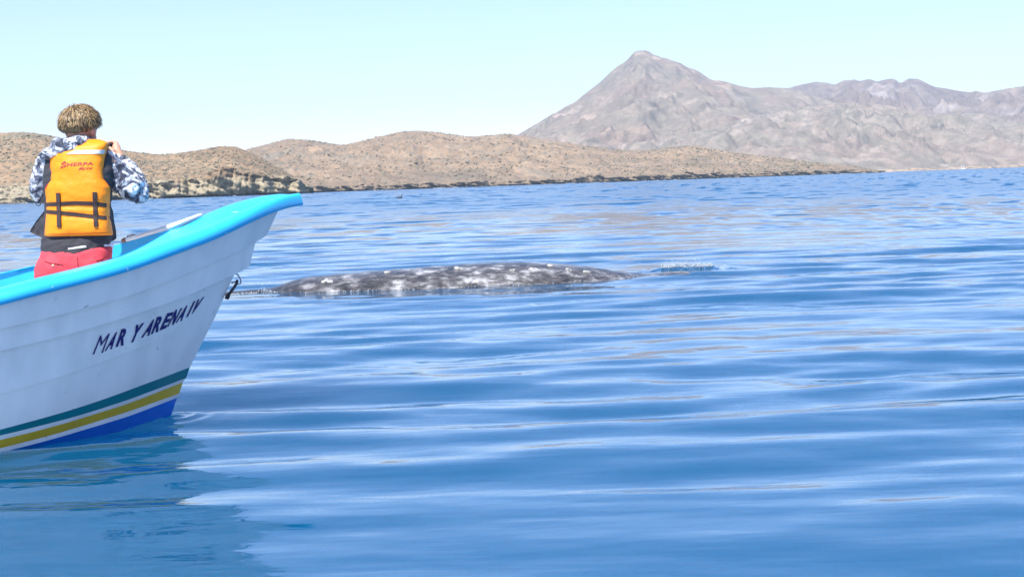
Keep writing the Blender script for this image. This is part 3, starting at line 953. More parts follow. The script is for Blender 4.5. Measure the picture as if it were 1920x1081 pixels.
def build_whale():
    wh = empty('whale', wl0, 'grey whale with mottled white-patched back surfacing in the sea', 'whale')
    ts, zs = [], []
    for x, y in top_px:
        d = ray(x, y)
        P = EYEP + d * (((WA - EYEP) @ WN) / (d @ WN))
        ts.append((P - wl0) @ WD); zs.append(P[2])
    ts = [-4.6, -4.1, -3.6] + ts + [ts[-1] + .5, ts[-1] + 1.2, ts[-1] + 2.0, ts[-1] + 2.7]
    zs = [-.5, -.3, -.08] + zs + [-.14, -.32, -.5, -.75]
    t = np.concatenate([np.linspace(ts[0], -2.9, 14)[:-1], np.linspace(-2.9, 2.3, 130), np.linspace(2.3, ts[-1], 24)[1:]])
    z = np.interp(t, ts, zs)
    for it in range(2): z[1:-1] = .25 * z[:-2] + .5 * z[1:-1] + .25 * z[2:]
    tt = (t - t[0]) / (t[-1] - t[0])
    rad = .10 + .78 * np.sin(np.pi * np.clip(tt * 1.02, 0, 1)) ** .75
    rad = np.minimum(rad, .14 + 2.2 * np.maximum(t[-1] - t, 0) ** .6)
    # low crest where the tail stock starts, ridge sharper there
    V = []; n = 56
    for i in range(len(t)):
        r = rad[i]
        sharp = sstep(-1.0, -2.4, t[i])
        if -3.4 < t[i] < -2.25: r = r * .5
        for k in range(n):
            an = 2 * math.pi * k / n + math.pi / 2
            cx_, sz = math.cos(an), math.sin(an)
            hw = r * 1.2 * (1 - .30 * sharp * max(sz, 0))
            q = wl0 + WD * t[i] + WN * hw * cx_ + np.array([0, 0, z[i] - r + r * sz])
            lump = .010 * noise2(t[i] * 3.1, an * 3.0 + 7) + .005 * noise2(t[i] * 9, an * 9)
            q = q + (WN * cx_ + np.array([0, 0, sz])) * lump
            V.append(q)
    nt = len(t)
    F = [f for f in grid_faces(nt, n, closed_v=True)]
    F.append(tuple(range(n))); F.append(tuple(range((nt - 1) * n, nt * n))[::-1])
    body = mesh_obj('body', V, F, m_whale, wh)
    # turn the texture space along the body by keeping object axes; flukes and flippers under water
    def slab(name, outline, zc, th):
        c = np.mean(outline, 0); V = []; m = len(outline)
        for s in (1, -1):
            for p in outline: V.append(wl0 + WD * p[0] + WN * p[1] + np.array([0, 0, zc + s * th * .3]))
            V.append(wl0 + WD * c[0] + WN * c[1] + np.array([0, 0, zc + s * th]))
        F = [(i, (i + 1) % m, m) for i in range(m)] + [((i + 1) % m + m + 1, i + m + 1, 2 * m + 1) for i in range(m)]
        F += [(i, i + m + 1, (i + 1) % m + m + 1, (i + 1) % m) for i in range(m)]
        return mesh_obj(name, V, F, m_whale, wh)
    slab('fluke', [(-4.4, 0), (-4.7, .5), (-5.2, 1.05), (-5.25, .5), (-5.05, 0.0)], -.62, .07)
    slab('fluke', [(-4.4, 0), (-5.05, 0), (-5.25, -.5), (-5.2, -1.05), (-4.7, -.5)], -.62, .07)
    slab('flipper', [(2.4, .6), (2.3, 1.1), (1.8, 1.5), (1.7, 1.1), (1.9, .55)], -1.0, .06)
    slab('flipper', [(2.4, -.6), (1.9, -.55), (1.7, -1.1), (1.8, -1.5), (2.3, -1.1)], -1.0, .06)
    bv = bvh_of([body])
    # barnacle clusters: rough raised pads on the skin
    rs = np.random.RandomState(4)
    spots = [(612, 527, 7), (606, 540, 4), (665, 545, 7), (725, 511, 5), (858, 503, 6), (872, 531, 8), (962, 507, 5), (968, 522, 5), (1000, 505, 6),
             (1032, 498, 5), (1058, 520, 7), (1065, 505, 6), (1100, 510, 6), (1118, 516, 5), (845, 532, 4), (560, 546, 5), (1037, 526, 5), (985, 529, 5)]
    for (x, y, s) in spots:
        d = Vector(ray(x, y)).normalized()
        h = bv.ray_cast(Vector(EYEP), d)
        if h[0] is None or h[0].z < .07: continue
        p, nr = h[0], h[1]
        if nr.dot(d) > 0: nr = -nr
        ux = Vector(WD); ux = (ux - nr * ux.dot(nr)).normalized(); uy = nr.cross(ux)
        rad_ = s * 16.5 / FPX
        V = []; F = []; k = 14
        asp = rs.uniform(.9, 1.6)
        for ring, (f_, hgt) in enumerate(((1.0, -.004), (.8, .010), (.45, .014), (0.0, .012))):
            for q in range(k):
                an = 2 * math.pi * q / k
                rr = rad_ * .85 * f_ * (1 + .35 * math.sin(an * 3 + s + x) * f_ + .3 * math.sin(an * 2 + x) + .25 * rs.uniform(-1, 1))
                pt = p + ux * (rr * math.cos(an) * asp) + uy * (rr * math.sin(an) * 1.15)
                loc = bv.find_nearest(pt)
                V.append(np.array(loc[0] + nr * (hgt + (rs.uniform(-.004, .006) if ring else 0))))
        for ring in range(3):
            for q in range(k):
                F.append((ring * k + q, ring * k + (q + 1) % k, (ring + 1) * k + (q + 1) % k, (ring + 1) * k + q))
        mesh_obj('barnacle_patch', V, F, m_barn, wh, smooth=True)
    return body
whale_body = build_whale()

# splashes: drops and torn sheets of water
def foam_mat():
    mt, nt, bs, N, L = new_mat('white_water')
    bs.inputs['Base Color'].default_value = (.52, .57, .60, 1)
    bs.inputs['Roughness'].default_value = .25
    bs.inputs['Transmission Weight'].default_value = .3
    bs.inputs['IOR'].default_value = 1.33
    return mt
m_foam = foam_mat()
def drops(name, label, pts, mat, seed, kind=None):
    """pts: list of (point, radius) small lumpy blobs of water"""
    rs = np.random.RandomState(seed)
    bm = bmesh.new(); bmesh.ops.create_icosphere(bm, subdivisions=1, radius=1)
    bv = np.array([v.co[:] for v in bm.verts]); bf = [tuple(v.index for v in f.verts) for f in bm.faces]; bm.free()
    V = []; F = []
    for p, r in pts:
        s = rs.uniform(.7, 1.3, 3) * r
        q = bv * s * (1 + rs.uniform(-.25, .25, (len(bv), 1)))
        off = len(V); V += list(q + np.array(p)); F += [tuple(i + off for i in f) for f in bf]
    o = mesh_obj(name, V, F, mat)
    return setp(o, label, kind=kind, cat='splash')
rs = np.random.RandomState(9)
pts = []
for i in range(1300):
    x = rs.uniform(1240, 1336); c = math.exp(-((x - 1285) / 26.) ** 2)
    y = 506 - abs(rs.normal(0, 4 + 5 * c)) - (x - 1290) * .03
    P = at(x, y, 17.15 + rs.normal(0, .12)); P[2] = max(P[2], .0)
    P[2] += .035; pts.append((P, rs.uniform(.002, .008) * (1.2 if y > 499 else .6)))
for i in range(30):
    P = at(1276 + rs.normal(0, 9), 494 - abs(rs.normal(0, 8)), 17.15 + rs.normal(0, .1)); pts.append((P, rs.uniform(.003, .006)))
drops('water_splash', 'white splash of broken water just ahead of the whale', pts, m_foam, 1, 'stuff')
pts = []
for i in range(240):
    x = rs.uniform(428, 520); lift = 9 * math.exp(-((x - 493) / 10.) ** 2) + 2.5
    P = at(x, 553 - (x - 428) * .055 - abs(rs.normal(0, lift * .6)), 15.8 + rs.normal(0, .1)); P[2] = max(P[2], .0)
    pts.append((P, rs.uniform(.002, .007)))
drops('water_splash', 'small drops of white water where the low dark tail end of the whale breaks surface', pts, m_foam, 2, 'stuff')
def whale_wash():
    """thin broken line of foam where the skin meets the sea"""
    pts = []
    wl = [(512, 549), (560, 550), (600, 551), (660, 549), (740, 547), (820, 544), (900, 540), (1000, 533), (1080, 527), (1150, 521), (1210, 515), (1250, 511)]
    xs = np.array([p[0] for p in wl]); ys = np.array([p[1] for p in wl])
    bv = bvh_of([whale_body])
    for i in range(360):
        x = rs.uniform(512, 1250)
        if noise2(x / 23., 3.3) < -.05 and rs.rand() < .8: continue
        P0 = atz(x, np.interp(x, xs, ys), 0)
        # walk to the skin at water level
        h = bv.ray_cast(Vector((P0[0], P0[1] - 1.5, .012)), Vector((0, 1, 0)))
        if h[0] is None: continue
        p = np.array(h[0]) + np.array([0, -abs(rs.normal(0, .02)), rs.uniform(-.016, .004)])
        pts.append((p, rs.uniform(.0015, .006)))
    drops('foam_line', 'broken line of white foam along the side of the whale', pts, m_foam, 3, 'stuff')
whale_wash()

# ------------------------------------------------------------------ person in the boat
YP = 6.93
def pt(x, y, dy=0.0):
    return at(x, y, YP + dy)
PXM = YP / FPX                                  # metres per photo pixel at the person
foot_c = pt(146, 520, 0); foot_c = np.array([foot_c[0], foot_c[1], .094])
person = empty('person', foot_c, 'person in orange life vest and red shorts standing in the boat holding up a camera', 'person')

def ellipsoid(c, r, rot=None, n=20):
    V = []; F = []
    for i in range(n + 1):
        th = math.pi * i / n
        for j in range(2 * n):
            ph = math.pi * j / n
            v = np.array([r[0] * math.sin(th) * math.cos(ph), r[1] * math.sin(th) * math.sin(ph), r[2] * math.cos(th)])
            if rot is not None: v = np.array(rot) @ v
            V.append(np.array(c) + v)
    for i in range(n):
        for j in range(2 * n):
            F.append((i * 2 * n + j, (i + 1) * 2 * n + j, (i + 1) * 2 * n + (j + 1) % (2 * n), i * 2 * n + (j + 1) % (2 * n)))
    return V, F
def capsule(p0, r0, p1, r1, n=14):
    p0 = np.array(p0, float); p1 = np.array(p1, float)
    ax = p1 - p0; L_ = np.linalg.norm(ax); ax = ax / (L_ + 1e-9)
    path = []; rad = []
    for k in range(6):
        an = math.pi / 2 * k / 5
        path.append(p0 - ax * r0 * math.cos(an)); rad.append(max(r0 * math.sin(an), 1e-4))
    for k in range(6):
        an = math.pi / 2 * (1 - k / 5)
        path.append(p1 + ax * r1 * math.cos(an)); rad.append(max(r1 * math.sin(an), 1e-4))
    V, F = tube(path, rad, n)
    return V, F
def remeshed(name, shapes, voxel, mat, parent, smooth_it=6, disp=None):
    VV = []; FF = []
    for V, F in shapes:
        off = len(VV); VV += [tuple(v) for v in V]; FF += [tuple(i + off for i in f) for f in F]
    me = bpy.data.meshes.new('tmp'); me.from_pydata(VV, [], FF)
    bm = bmesh.new(); bm.from_mesh(me); bmesh.ops.recalc_face_normals(bm, faces=bm.faces); bm.to_mesh(me); bm.free()
    o = bpy.data.objects.new('tmp', me); scene.collection.objects.link(o)
    md = o.modifiers.new('r', 'REMESH'); md.mode = 'VOXEL'; md.voxel_size = voxel; md.adaptivity = 0
    ms = o.modifiers.new('s', 'SMOOTH'); ms.iterations = smooth_it; ms.factor = .5
    dg = bpy.context.evaluated_depsgraph_get()
    m2 = bpy.data.meshes.new_from_object(o.evaluated_get(dg))
    bpy.data.objects.remove(o)
    n = len(m2.vertices)
    co = np.zeros(n * 3, dtype=np.float32); m2.vertices.foreach_get('co', co); co = co.reshape(-1, 3).astype(float)
    if disp is not None:
        nr = np.zeros(n * 3, dtype=np.float32); m2.vertices.foreach_get('normal', nr); nr = nr.reshape(-1, 3)
        co = co + nr * disp(co)[:, None]
    w = np.array(parent_world(parent))
    m2.vertices.foreach_set('co', (co - w).reshape(-1).astype(np.float32))
    m2.polygons.foreach_set('use_smooth', np.ones(len(m2.polygons), dtype=bool))
    m2.name = name; m2.materials.clear(); m2.materials.append(mat)
    m2.update()
    return link(bpy.data.objects.new(name, m2), parent)
def wrinkles(amp, sx, sz, seed=0, ang=0.0):
    def f(co):
        x = co[:, 0] * math.cos(ang) + co[:, 2] * math.sin(ang); z = -co[:, 0] * math.sin(ang) + co[:, 2] * math.cos(ang)
        return amp * (ridged(x * sx + co[:, 1] * sx * .6 + seed, z * sz + seed, 3) - .7)
    return f

m_skin = simple_mat('skin', (.52, .27, .18), .5, .1, 30)
m_jack = simple_mat('black_jacket_cloth', (.036, .034, .040), .75, .2, 30, bump=.25, bump_scale=300)
m_vest = simple_mat('orange_vest_nylon', (1.0, .26, .0), .55, .05, 8, bump=.3, bump_scale=40)
m_strap = simple_mat('black_webbing', (.045, .028, .026), .8, .2, 200, bump=.4, bump_scale=600)
m_refl = simple_mat('grey_reflective_tape', (.62, .60, .58), .4, .08, 60)
m_short = simple_mat('red_cotton', (.62, .055, .075), .85, .12, 14, bump=.3, bump_scale=200)
m_dkred = simple_mat('dark_red_seam', (.20, .012, .02), .8, .1, 30)
m_print = simple_mat('dark_red_print', (.30, .03, .02), .6, .1, 60)
m_redtrim = simple_mat('red_piping', (.40, .015, .02), .7, .1, 30)
m_shirt = simple_mat('pale_blue_shirt', (.62, .66, .75), .8, .1, 40)
def camo_mat():
    mt, nt, bs, N, L = new_mat('white_navy_camo_cloth')
    bs.inputs['Roughness'].default_value = .8
    tc = N('ShaderNodeTexCoord')
    mp = N('ShaderNodeMapping'); mp.inputs['Scale'].default_value = (1.0, 1.0, 1.0); mp.inputs['Rotation'].default_value = (0, .5, 0); L(tc.outputs['Object'], mp.inputs[0])
    n1 = N('ShaderNodeTexNoise'); n1.inputs['Scale'].default_value = 20; n1.inputs['Detail'].default_value = 5; n1.inputs['Roughness'].default_value = .68
    n1.inputs['Distortion'].default_value = .9; L(mp.outputs[0], n1.inputs['Vector'])
    r = N('ShaderNodeValToRGB'); e = r.color_ramp.elements
    st = [(.38, (.020, .024, .042)), (.45, (.06, .075, .115)), (.50, (.20, .23, .29)), (.54, (.45, .47, .51)), (.60, (.74, .74, .76)), (.72, (.78, .78, .80))]
    while len(e) < len(st): e.new(.5)
    for k, (p, c) in enumerate(st): e[k].position = p; e[k].color = (*c, 1)
    L(n1.outputs['Fac'], r.inputs['Fac']); L(r.outputs['Color'], bs.inputs['Base Color'])
    return mt
m_camo = camo_mat()

# body: one continuous skin
def build_body():
    S = []
    yaw = R(-22)                                 # head turned a little to the right
    rz = np.array([[math.cos(yaw), -math.sin(yaw), 0], [math.sin(yaw), math.cos(yaw), 0], [0, 0, 1]])
    hc = pt(151, 238, .02)
    def hp(x, y, z): return hc + rz @ np.array([x, y, z])
    S.append(ellipsoid(hc, (.072, .088, .092), rz))
    S.append(ellipsoid(hp(0, .030, -.055), (.052, .060, .058), rz))          # jaw
    S.append(ellipsoid(hp(0, .093, -.018), (.012, .016, .022), rz, 10))      # nose
    S.append(ellipsoid(hp(0, .080, -.060), (.022, .014, .008), rz, 10))      # lips
    for sx in (-1, 1):
        S.append(ellipsoid(hp(sx * .030, .078, .006), (.016, .014, .010), rz, 10))   # eye sockets
        S.append(ellipsoid(hp(sx * .077, -.002, -.022), (.011, .021, .032), rz, 10))  # ears
    S.append(capsule(pt(152, 258, .01), .05, pt(150, 292, -.01), .056))
    S.append(capsule(pt(114, 306, 0), .052, pt(186, 306, 0), .052))
    S.append(ellipsoid(pt(148, 345, .0), (.150, .095, .16)))
    S.append(ellipsoid(pt(146, 425, .0), (.130, .088, .15)))
    S.append(ellipsoid(pt(143, 490, .0), (.155, .105, .11)))
    # legs down to the boat floor
    fz = .094
    for x, kx in ((112, 108), (174, 172)):
        hip = pt(x, 505, 0); kn = pt(kx, 0, 0); kn = np.array([hip[0] - .005, YP + .05, .43]); an = np.array([hip[0], YP - .01, fz + .07])
        S.append(capsule(hip, .083, kn, .052)); S.append(capsule(kn, .054, an, .036))
        S.append(capsule(an + [0, -.02, -.035], .032, an + [0, .13, -.045], .028))
    # arms
    sh, el, wr = pt(205, 302, .0), pt(259, 362, .05), pt(228, 302, .25)
    S.append(capsule(sh, .036, el, .034)); S.append(capsule(el, .032, wr, .022))
    sh, el, wl_ = pt(88, 305, .0), pt(74, 366, .06), pt(140, 300, .27)
    S.append(capsule(sh, .034, el, .032)); S.append(capsule(el, .032, wl_, .022))
    # right hand closed round the camera: palm, four fingers, thumb
    pm = pt(219, 286, .285)
    S.append(capsule(wr, .024, pm, .027)); S.append(capsule(pt(222, 291, .27), .020, pt(218, 276, .30), .022))
    fk = [((219, 268), (211, 265.5), (204, 267)), ((222, 274), (214, 272), (205, 273)), ((223, 281), (215, 280), (206, 280)), ((223, 288), (216, 288), (208, 287))]
    for k, (a, b, c) in enumerate(fk):
        ln = (.325, .345, .345, .335)[k]
        S.append(capsule(pt(*a, .30), .0095, pt(*b, ln), .0088)); S.append(capsule(pt(*b, ln), .0088, pt(*c, ln + .012), .0075))
    S.append(capsule(pt(219, 291, .262), .012, pt(212, 283, .245), .0105)); S.append(capsule(pt(212, 283, .245), .0105, pt(206, 277, .252), .009))
    # left hand on the other side
    S.append(capsule(wl_, .024, pt(146, 287, .285), .027))
    for k in range(4):
        S.append(capsule(pt(144, 274 + 6 * k, .30), .0095, pt(152, 272 + 6 * k, .335), .0088)); S.append(capsule(pt(152, 272 + 6 * k, .335), .0088, pt(160, 273 + 6 * k, .345), .0075))
    S.append(capsule(pt(147, 290, .262), .012, pt(156, 281, .248), .0095))
    remeshed('body', S, .0052, m_skin, person, 5)
    return hc, rz
head_c, head_r = build_body()

# hair: a thick mop of tapered locks over a base cap
def hair_mat():
    mt, nt, bs, N, L = new_mat('brown_blond_hair')
    bs.inputs['Roughness'].default_value = .45
    tc = N('ShaderNodeTexCoord')
    n1 = N('ShaderNodeTexNoise'); n1.inputs['Scale'].default_value = 60; n1.inputs['Detail'].default_value = 4; L(tc.outputs['Object'], n1.inputs['Vector'])
    at_ = N('ShaderNodeAttribute'); at_.attribute_name = 'tone'
    ad = N('ShaderNodeMath'); ad.operation = 'MULTIPLY_ADD'; L(n1.outputs['Fac'], ad.inputs[0]); ad.inputs[1].default_value = .5; L(at_.outputs['Fac'], ad.inputs[2])
    r = N('ShaderNodeValToRGB'); e = r.color_ramp.elements
    st = [(.25, (.035, .020, .010)), (.5, (.12, .072, .032)), (.85, (.36, .24, .11))]
    while len(e) < len(st): e.new(.5)
    for k, (p, c) in enumerate(st): e[k].position = p; e[k].color = (*c, 1)
    L(ad.outputs[0], r.inputs['Fac']); L(r.outputs['Color'], bs.inputs['Base Color'])
    return mt
def build_hair():
    rs = np.random.RandomState(12)
    V = []; F = []; tone = []
    cr = np.array([.082, .095, .085])
    def shrink(d):                               # close-cropped at the nape, full above
        k = sstep(.05, -.70, d[2])
        return 1 - .30 * k
    def hp(v): return head_c + head_r @ v
    # base cap
    v, f = ellipsoid((0, 0, 0), (1, 1, 1), None, 18)
    keep = {}
    for i, q in enumerate(v):
        q = np.array(q)
        V.append(hp(q * cr * .96 * shrink(q) + np.array([0, -.004, .018]))); tone.append(.05)
    for q in f:
        c = np.mean([v[i] for i in q], 0)
        if c[2] > -.62 + (1.0 if c[1] > .45 else 0) * 0.75 or (c[1] < .1 and c[2] > -.78): F.append(q)
    def lock(base, fall, length, width, tn):
        nseg = 6
        lim = 1.05 + .24 * rs.rand() ** 2.4
        pts = []
        d = base / np.linalg.norm(base)
        p = base.copy()
        side = np.cross(d, fall); side /= np.linalg.norm(side) + 1e-9
        for s in range(nseg + 1):
            t = s / nseg
            pts.append(p.copy())
            dirn = fall * (1 + .3 * t) + d * (.34 - .62 * t) + rs.normal(0, .06, 3)
            dirn /= np.linalg.norm(dirn)
            p = p + dirn * length / nseg
            # stay outside the skull
            r = np.sqrt((((p - [0, -.004, .018]) / cr) ** 2).sum()) / shrink(p / np.linalg.norm(p))
            if r < 1.0: p = p / r
            if r > lim: p = p * (lim / r)
        off = len(V)
        for s, q in enumerate(pts):
            t = s / nseg
            w = width * (1 - t ** 2.2) * (.55 + .45 * min(1, t * 4)) + .0006
            qn = q / np.linalg.norm(q)
            V.append(hp(q - side * w)); V.append(hp(q + qn * w * .55)); V.append(hp(q + side * w)); tone.extend([tn - .06, tn + .05 * t, tn - .06])
        for s in range(nseg):
            for j in range(2):
                a = off + s * 3 + j
                F.append((a, a + 1, a + 4, a + 3))
    crown = np.array([-.10, -.35, .93])
    for i in range(6500):
        while True:
            d = rs.normal(0, 1, 3); d /= np.linalg.norm(d)
            if d[2] < -.86: continue
            if d[1] > .35 and d[2] < .15: continue          # face
            if abs(d[0]) > .86 and d[2] < -.28: continue     # round the ears
            break
        base = d * cr * shrink(d) * rs.uniform(.98, 1.05) + np.array([0, -.004, .018])
        away = d - crown * (d @ crown)
        if np.linalg.norm(away) < .1: away = rs.normal(0, 1, 3)
        fall = away / np.linalg.norm(away) + rs.normal(0, .24, 3); fall[2] -= .45 if d[2] < .3 else .2
        q3 = d * 3.1
        fall = fall + .9 * np.array([noise2(q3[0] + 5, q3[2] + q3[1]), noise2(q3[1] + 9, q3[2] - q3[0]), .6 * noise2(q3[0] - 3, q3[1] * 1.3 + q3[2])])
        fall = fall - d * (fall @ d) * .8
        fall /= np.linalg.norm(fall)
        low = d[2] < -.38
        lock(base, fall, rs.uniform(.030, .055) * (.55 if low else 1.1), rs.uniform(.0009, .0022), (.04 if low else .44) + rs.uniform(-.30, .30) + .35 * float(noise2(d[0] * 5 + 3, d[2] * 5 + d[1] * 3)))
    for i in range(36):                                      # stray tufts on the crown
        d = crown + rs.normal(0, .25, 3); d /= np.linalg.norm(d)
        lock(d * cr * 1.02 + np.array([0, -.004, .018]), rs.normal(0, 1, 3) * .5 + d * .7, rs.uniform(.015, .03), .0022, .25)
    o = mesh_obj('hair', V, F, hair_mat(), person)
    a = o.data.attributes.new('tone', 'FLOAT', 'POINT'); a.data.foreach_set('value', np.array(tone, dtype=np.float32))
build_hair()

# jacket
def loft_rows(rows_, n=40, expo=2.4, pw=None):
    """rows_: (y_px_left, y_px_right, x_left, x_right, depth_back, depth_front, dy)"""
    V = []
    for yl, yr, xl, xr, db, df, dy in rows_:
        for k in range(n):
            an = 2 * math.pi * k / n
            c, s = math.cos(an), math.sin(an)
            cx_ = math.copysign(abs(c) ** (2 / expo), c); sy = math.copysign(abs(s) ** (2 / expo), s)
            u = .5 + .5 * cx_
            x = xl + (xr - xl) * u; y = yl + (yr - yl) * u
            V.append(pt(x, y, dy + (sy * df if sy > 0 else sy * db)))
    F = grid_faces(len(rows_), n, closed_v=True)
    F.append(tuple(range(n))[::-1]); F.append(tuple(range((len(rows_) - 1) * n, len(rows_) * n)))
    return V, F
S = [loft_rows([(292, 286, 96, 196, .06, .06, 0), (300, 292, 82, 210, .088, .085, 0), (320, 320, 80, 213, .115, .10, 0), (350, 350, 80, 211, .12, .105, 0), (390, 390, 84, 208, .112, .105, 0),
                (430, 432, 82, 209, .115, .11, 0), (448, 446, 79, 208, .122, .115, 0), (466, 455, 77, 207, .128, .118, 0), (474, 462, 79, 205, .126, .116, 0)])]
jk = remeshed('jacket', S, .007, m_jack, person, 3, wrinkles(.004, 9, 30, 2.0, .25))
# lower edge of the jacket sweeps down across the back
V, F = loft_rows([(438, 440, 80, 208, .124, .115, 0), (452, 448, 77.5, 207.5, .129, .12, 0), (464, 456, 76, 207, .132, .12, 0), (472, 463, 77.5, 204, .133, .118, 0), (479, 470, 84, 198, .134, .11, 0), (482, 473, 92, 190, .126, .10, 0)], 64, 2.3)
S = [(V, F)]
hem = remeshed('jacket_hem', S, .006, m_jack, person, 3, wrinkles(.0045, 7, 26, 5.0, .35))
# sleeves
def sleeve(chain, seed):
    S = [capsule(p, r, q, r2) for (p, r), (q, r2) in zip(chain[:-1], chain[1:])]
    return remeshed('sleeve', S, .0065, m_camo, person, 4, wrinkles(.008, 20, 24, seed, .6))
sleeve([(pt(203, 303, .02), .052), (pt(222, 330, .03), .064), (pt(246, 350, .04), .068), (pt(259, 360, .06), .056), (pt(250, 336, .14), .055), (pt(238, 317, .20), .047), (pt(229.5, 304, .245), .036)], 1.0)
sleeve([(pt(84, 308, 0), .044), (pt(76, 330, .01), .045), (pt(74, 352, .03), .046), (pt(78, 364, .06), .046), (pt(104, 335, .18), .042), (pt(134, 306, .25), .034)], 4.0)
# hood lying over the left shoulder
S = [ellipsoid(pt(126, 276, -.075), (.085, .050, .042), None, 16), ellipsoid(pt(108, 284, -.06), (.072, .05, .032)), ellipsoid(pt(92, 290, -.03), (.045, .05, .022)), ellipsoid(pt(145, 268, -.065), (.052, .05, .034)),
     capsule(pt(116, 270, -.04), .026, pt(158, 264, -.05), .022), capsule(pt(158, 264, -.05), .02, pt(172, 266, .03), .02), capsule(pt(108, 270, -.03), .03, pt(126, 270, .07), .02)]
remeshed('hood', S, .006, m_camo, person, 4, wrinkles(.007, 12, 30, 8.0, -.45))
# black jacket fronts hanging out either side
def sheet(name, poly, dys, mat, thick=.006, seed=0):
    """poly: pixel outline; gently curved cloth panel with thickness"""
    bm = bmesh.new()
    vs_ = [bm.verts.new(Vector((x, y, 0))) for x, y in poly]
    bm.faces.new(vs_)
    bmesh.ops.triangulate(bm, faces=bm.faces)
    for it in range(4):
        bmesh.ops.subdivide_edges(bm, edges=[e for e in bm.edges if e.calc_length() > 6], cuts=1)
        bmesh.ops.triangulate(bm, faces=bm.faces)
    bm.verts.ensure_lookup_table(); bm.verts.index_update()
    xy = np.array([v.co[:2] for v in bm.verts]); F0 = [tuple(v.index for v in f.verts) for f in bm.faces]
    bd = [e for e in bm.edges if len(e.link_faces) == 1]
    be = [(e.verts[0].index, e.verts[1].index) for e in bd]
    bm.free()
    x0, x1 = xy[:, 0].min(), xy[:, 0].max()
    V = []
    for sgn in (0, 1):
        for x, y in xy:
            u = (x - x0) / (x1 - x0)
            dy = dys[0] + (dys[1] - dys[0]) * u + .016 * float(ridged(np.array([x / 16. + y / 60. + seed]), np.array([y / 50.]), 2)[0]) + sgn * thick
            V.append(pt(x, y, dy))
    n = len(xy)
    F = list(F0) + [tuple(i + n for i in f)[::-1] for f in F0] + [(a, b, b + n, a + n) for a, b in be]
    return mesh_obj(name, V, F, mat, person)
sheet('jacket_front', [(88, 388), (80, 399), (68, 414), (60, 426), (56, 434), (62, 438), (72, 443), (81, 446), (90, 446)], (.04, -.02), m_jack, seed=1)
sheet('jacket_cuff', [(88, 362), (72, 366), (67, 371), (64, 379), (70, 381), (80, 381), (90, 381)], (.02, -.02), m_jack, seed=3)
sheet('jacket_front', [(202, 380), (209, 388), (212, 396), (214, 414), (217.5, 431), (218.5, 447), (214, 450), (209, 452.5), (204, 444)], (-.03, .05), m_jack, seed=5)
V, F = tube([pt(67, 380, .01), pt(69, 384.5, .01), pt(73, 386, .01), pt(76, 383, .01), pt(75, 379, .01)], .0025, 6)
mesh_obj('drawcord', V, F, m_black, person)
S = [ellipsoid(pt(203, 458, -.01), (.018, .08, .020)), ellipsoid(pt(205, 466, .0), (.012, .07, .012))]
remeshed('shirt', S, .006, m_shirt, person, 2)
# shorts
def build_shorts():
    S = [loft_rows([(470, 462, 78, 209, .125, .11, 0), (482, 472, 75, 210, .135, .115, 0), (496, 490, 74, 209, .140, .118, 0), (510, 506, 71, 207, .138, .118, 0), (525, 522, 69, 207, .13, .115, 0)], 48, 2.5)]
    for x, x1 in ((105, 100), (176, 176)):
        a = pt(x, 508, 0); b = np.array([a[0] + (x1 - x) * PXM, YP + .03, .44])
        S.append(capsule(a, .104, b, .100))
    S.append(ellipsoid(pt(112, 503, -.06), (.085, .08, .09))); S.append(ellipsoid(pt(176, 498, -.06), (.085, .08, .09)))
    return remeshed('shorts', S, .007, m_short, person, 4, wrinkles(.0035, 12, 16, 3.0, .8))
shorts = build_shorts()
# life vest
VR = [(261, 261, 162, 186, .030, .03, -.02), (264, 264, 150, 197, .055, .045, -.02), (268, 268, 138, 203.5, .080, .06, -.015), (276, 275, 116, 202.5, .105, .085, -.01), (286, 284, 98, 200, .120, .10, -.005),
      (296, 294, 91.5, 198.5, .130, .11, 0), (310, 308, 92.5, 197.5, .138, .115, 0), (325, 323, 92.8, 196.8, .143, .12, 0), (338, 336, 91.8, 198.5, .146, .122, 0), (346, 344, 87.5, 203.5, .147, .122, 0),
      (353, 351, 84, 207.5, .147, .122, 0), (365, 365, 84.5, 207.5, .148, .123, 0), (380, 380, 86.3, 206.5, .143, .122, 0), (386, 387, 86.6, 206.2, .139, .12, 0), (393, 396, 86.5, 206, .145, .122, 0), (400, 407, 86, 206.5, .141, .12, 0),
      (412, 414, 85.3, 208, .148, .122, 0), (428, 426, 84.2, 210, .151, .124, 0), (437, 434, 83.4, 211.3, .150, .124, 0), (441.5, 438.5, 83, 211.8, .143, .12, 0), (443.5, 441, 85, 210, .130, .11, 0)]
def densify(rows_, m=4):
    rows_ = np.array(rows_, float); t = np.arange(len(rows_)); tt = np.linspace(0, len(rows_) - 1, (len(rows_) - 1) * m + 1)
    return np.stack([np.interp(tt, t, rows_[:, k]) for k in range(rows_.shape[1])], 1)
vd = densify(VR, 4)
for it in range(2): vd[1:-1, 4:6] = .25 * vd[:-2, 4:6] + .5 * vd[1:-1, 4:6] + .25 * vd[2:, 4:6]
V, F = loft_rows(vd, 96, 3.2)
V = np.array(V)
nv = len(vd)
dpt = .0035 * (fbm(V[:, 0] * 9, V[:, 2] * 14, 3)) + .0025 * (ridged(V[:, 0] * 7 + V[:, 2] * 6, V[:, 2] * 12 - V[:, 0] * 5, 3) - .7)
V[:, 1] += dpt * np.where(V[:, 1] < YP, -1, 1)
vest = mesh_obj('life_vest', V, F, m_vest, person)
vest_bvh = bvh_of([vest])
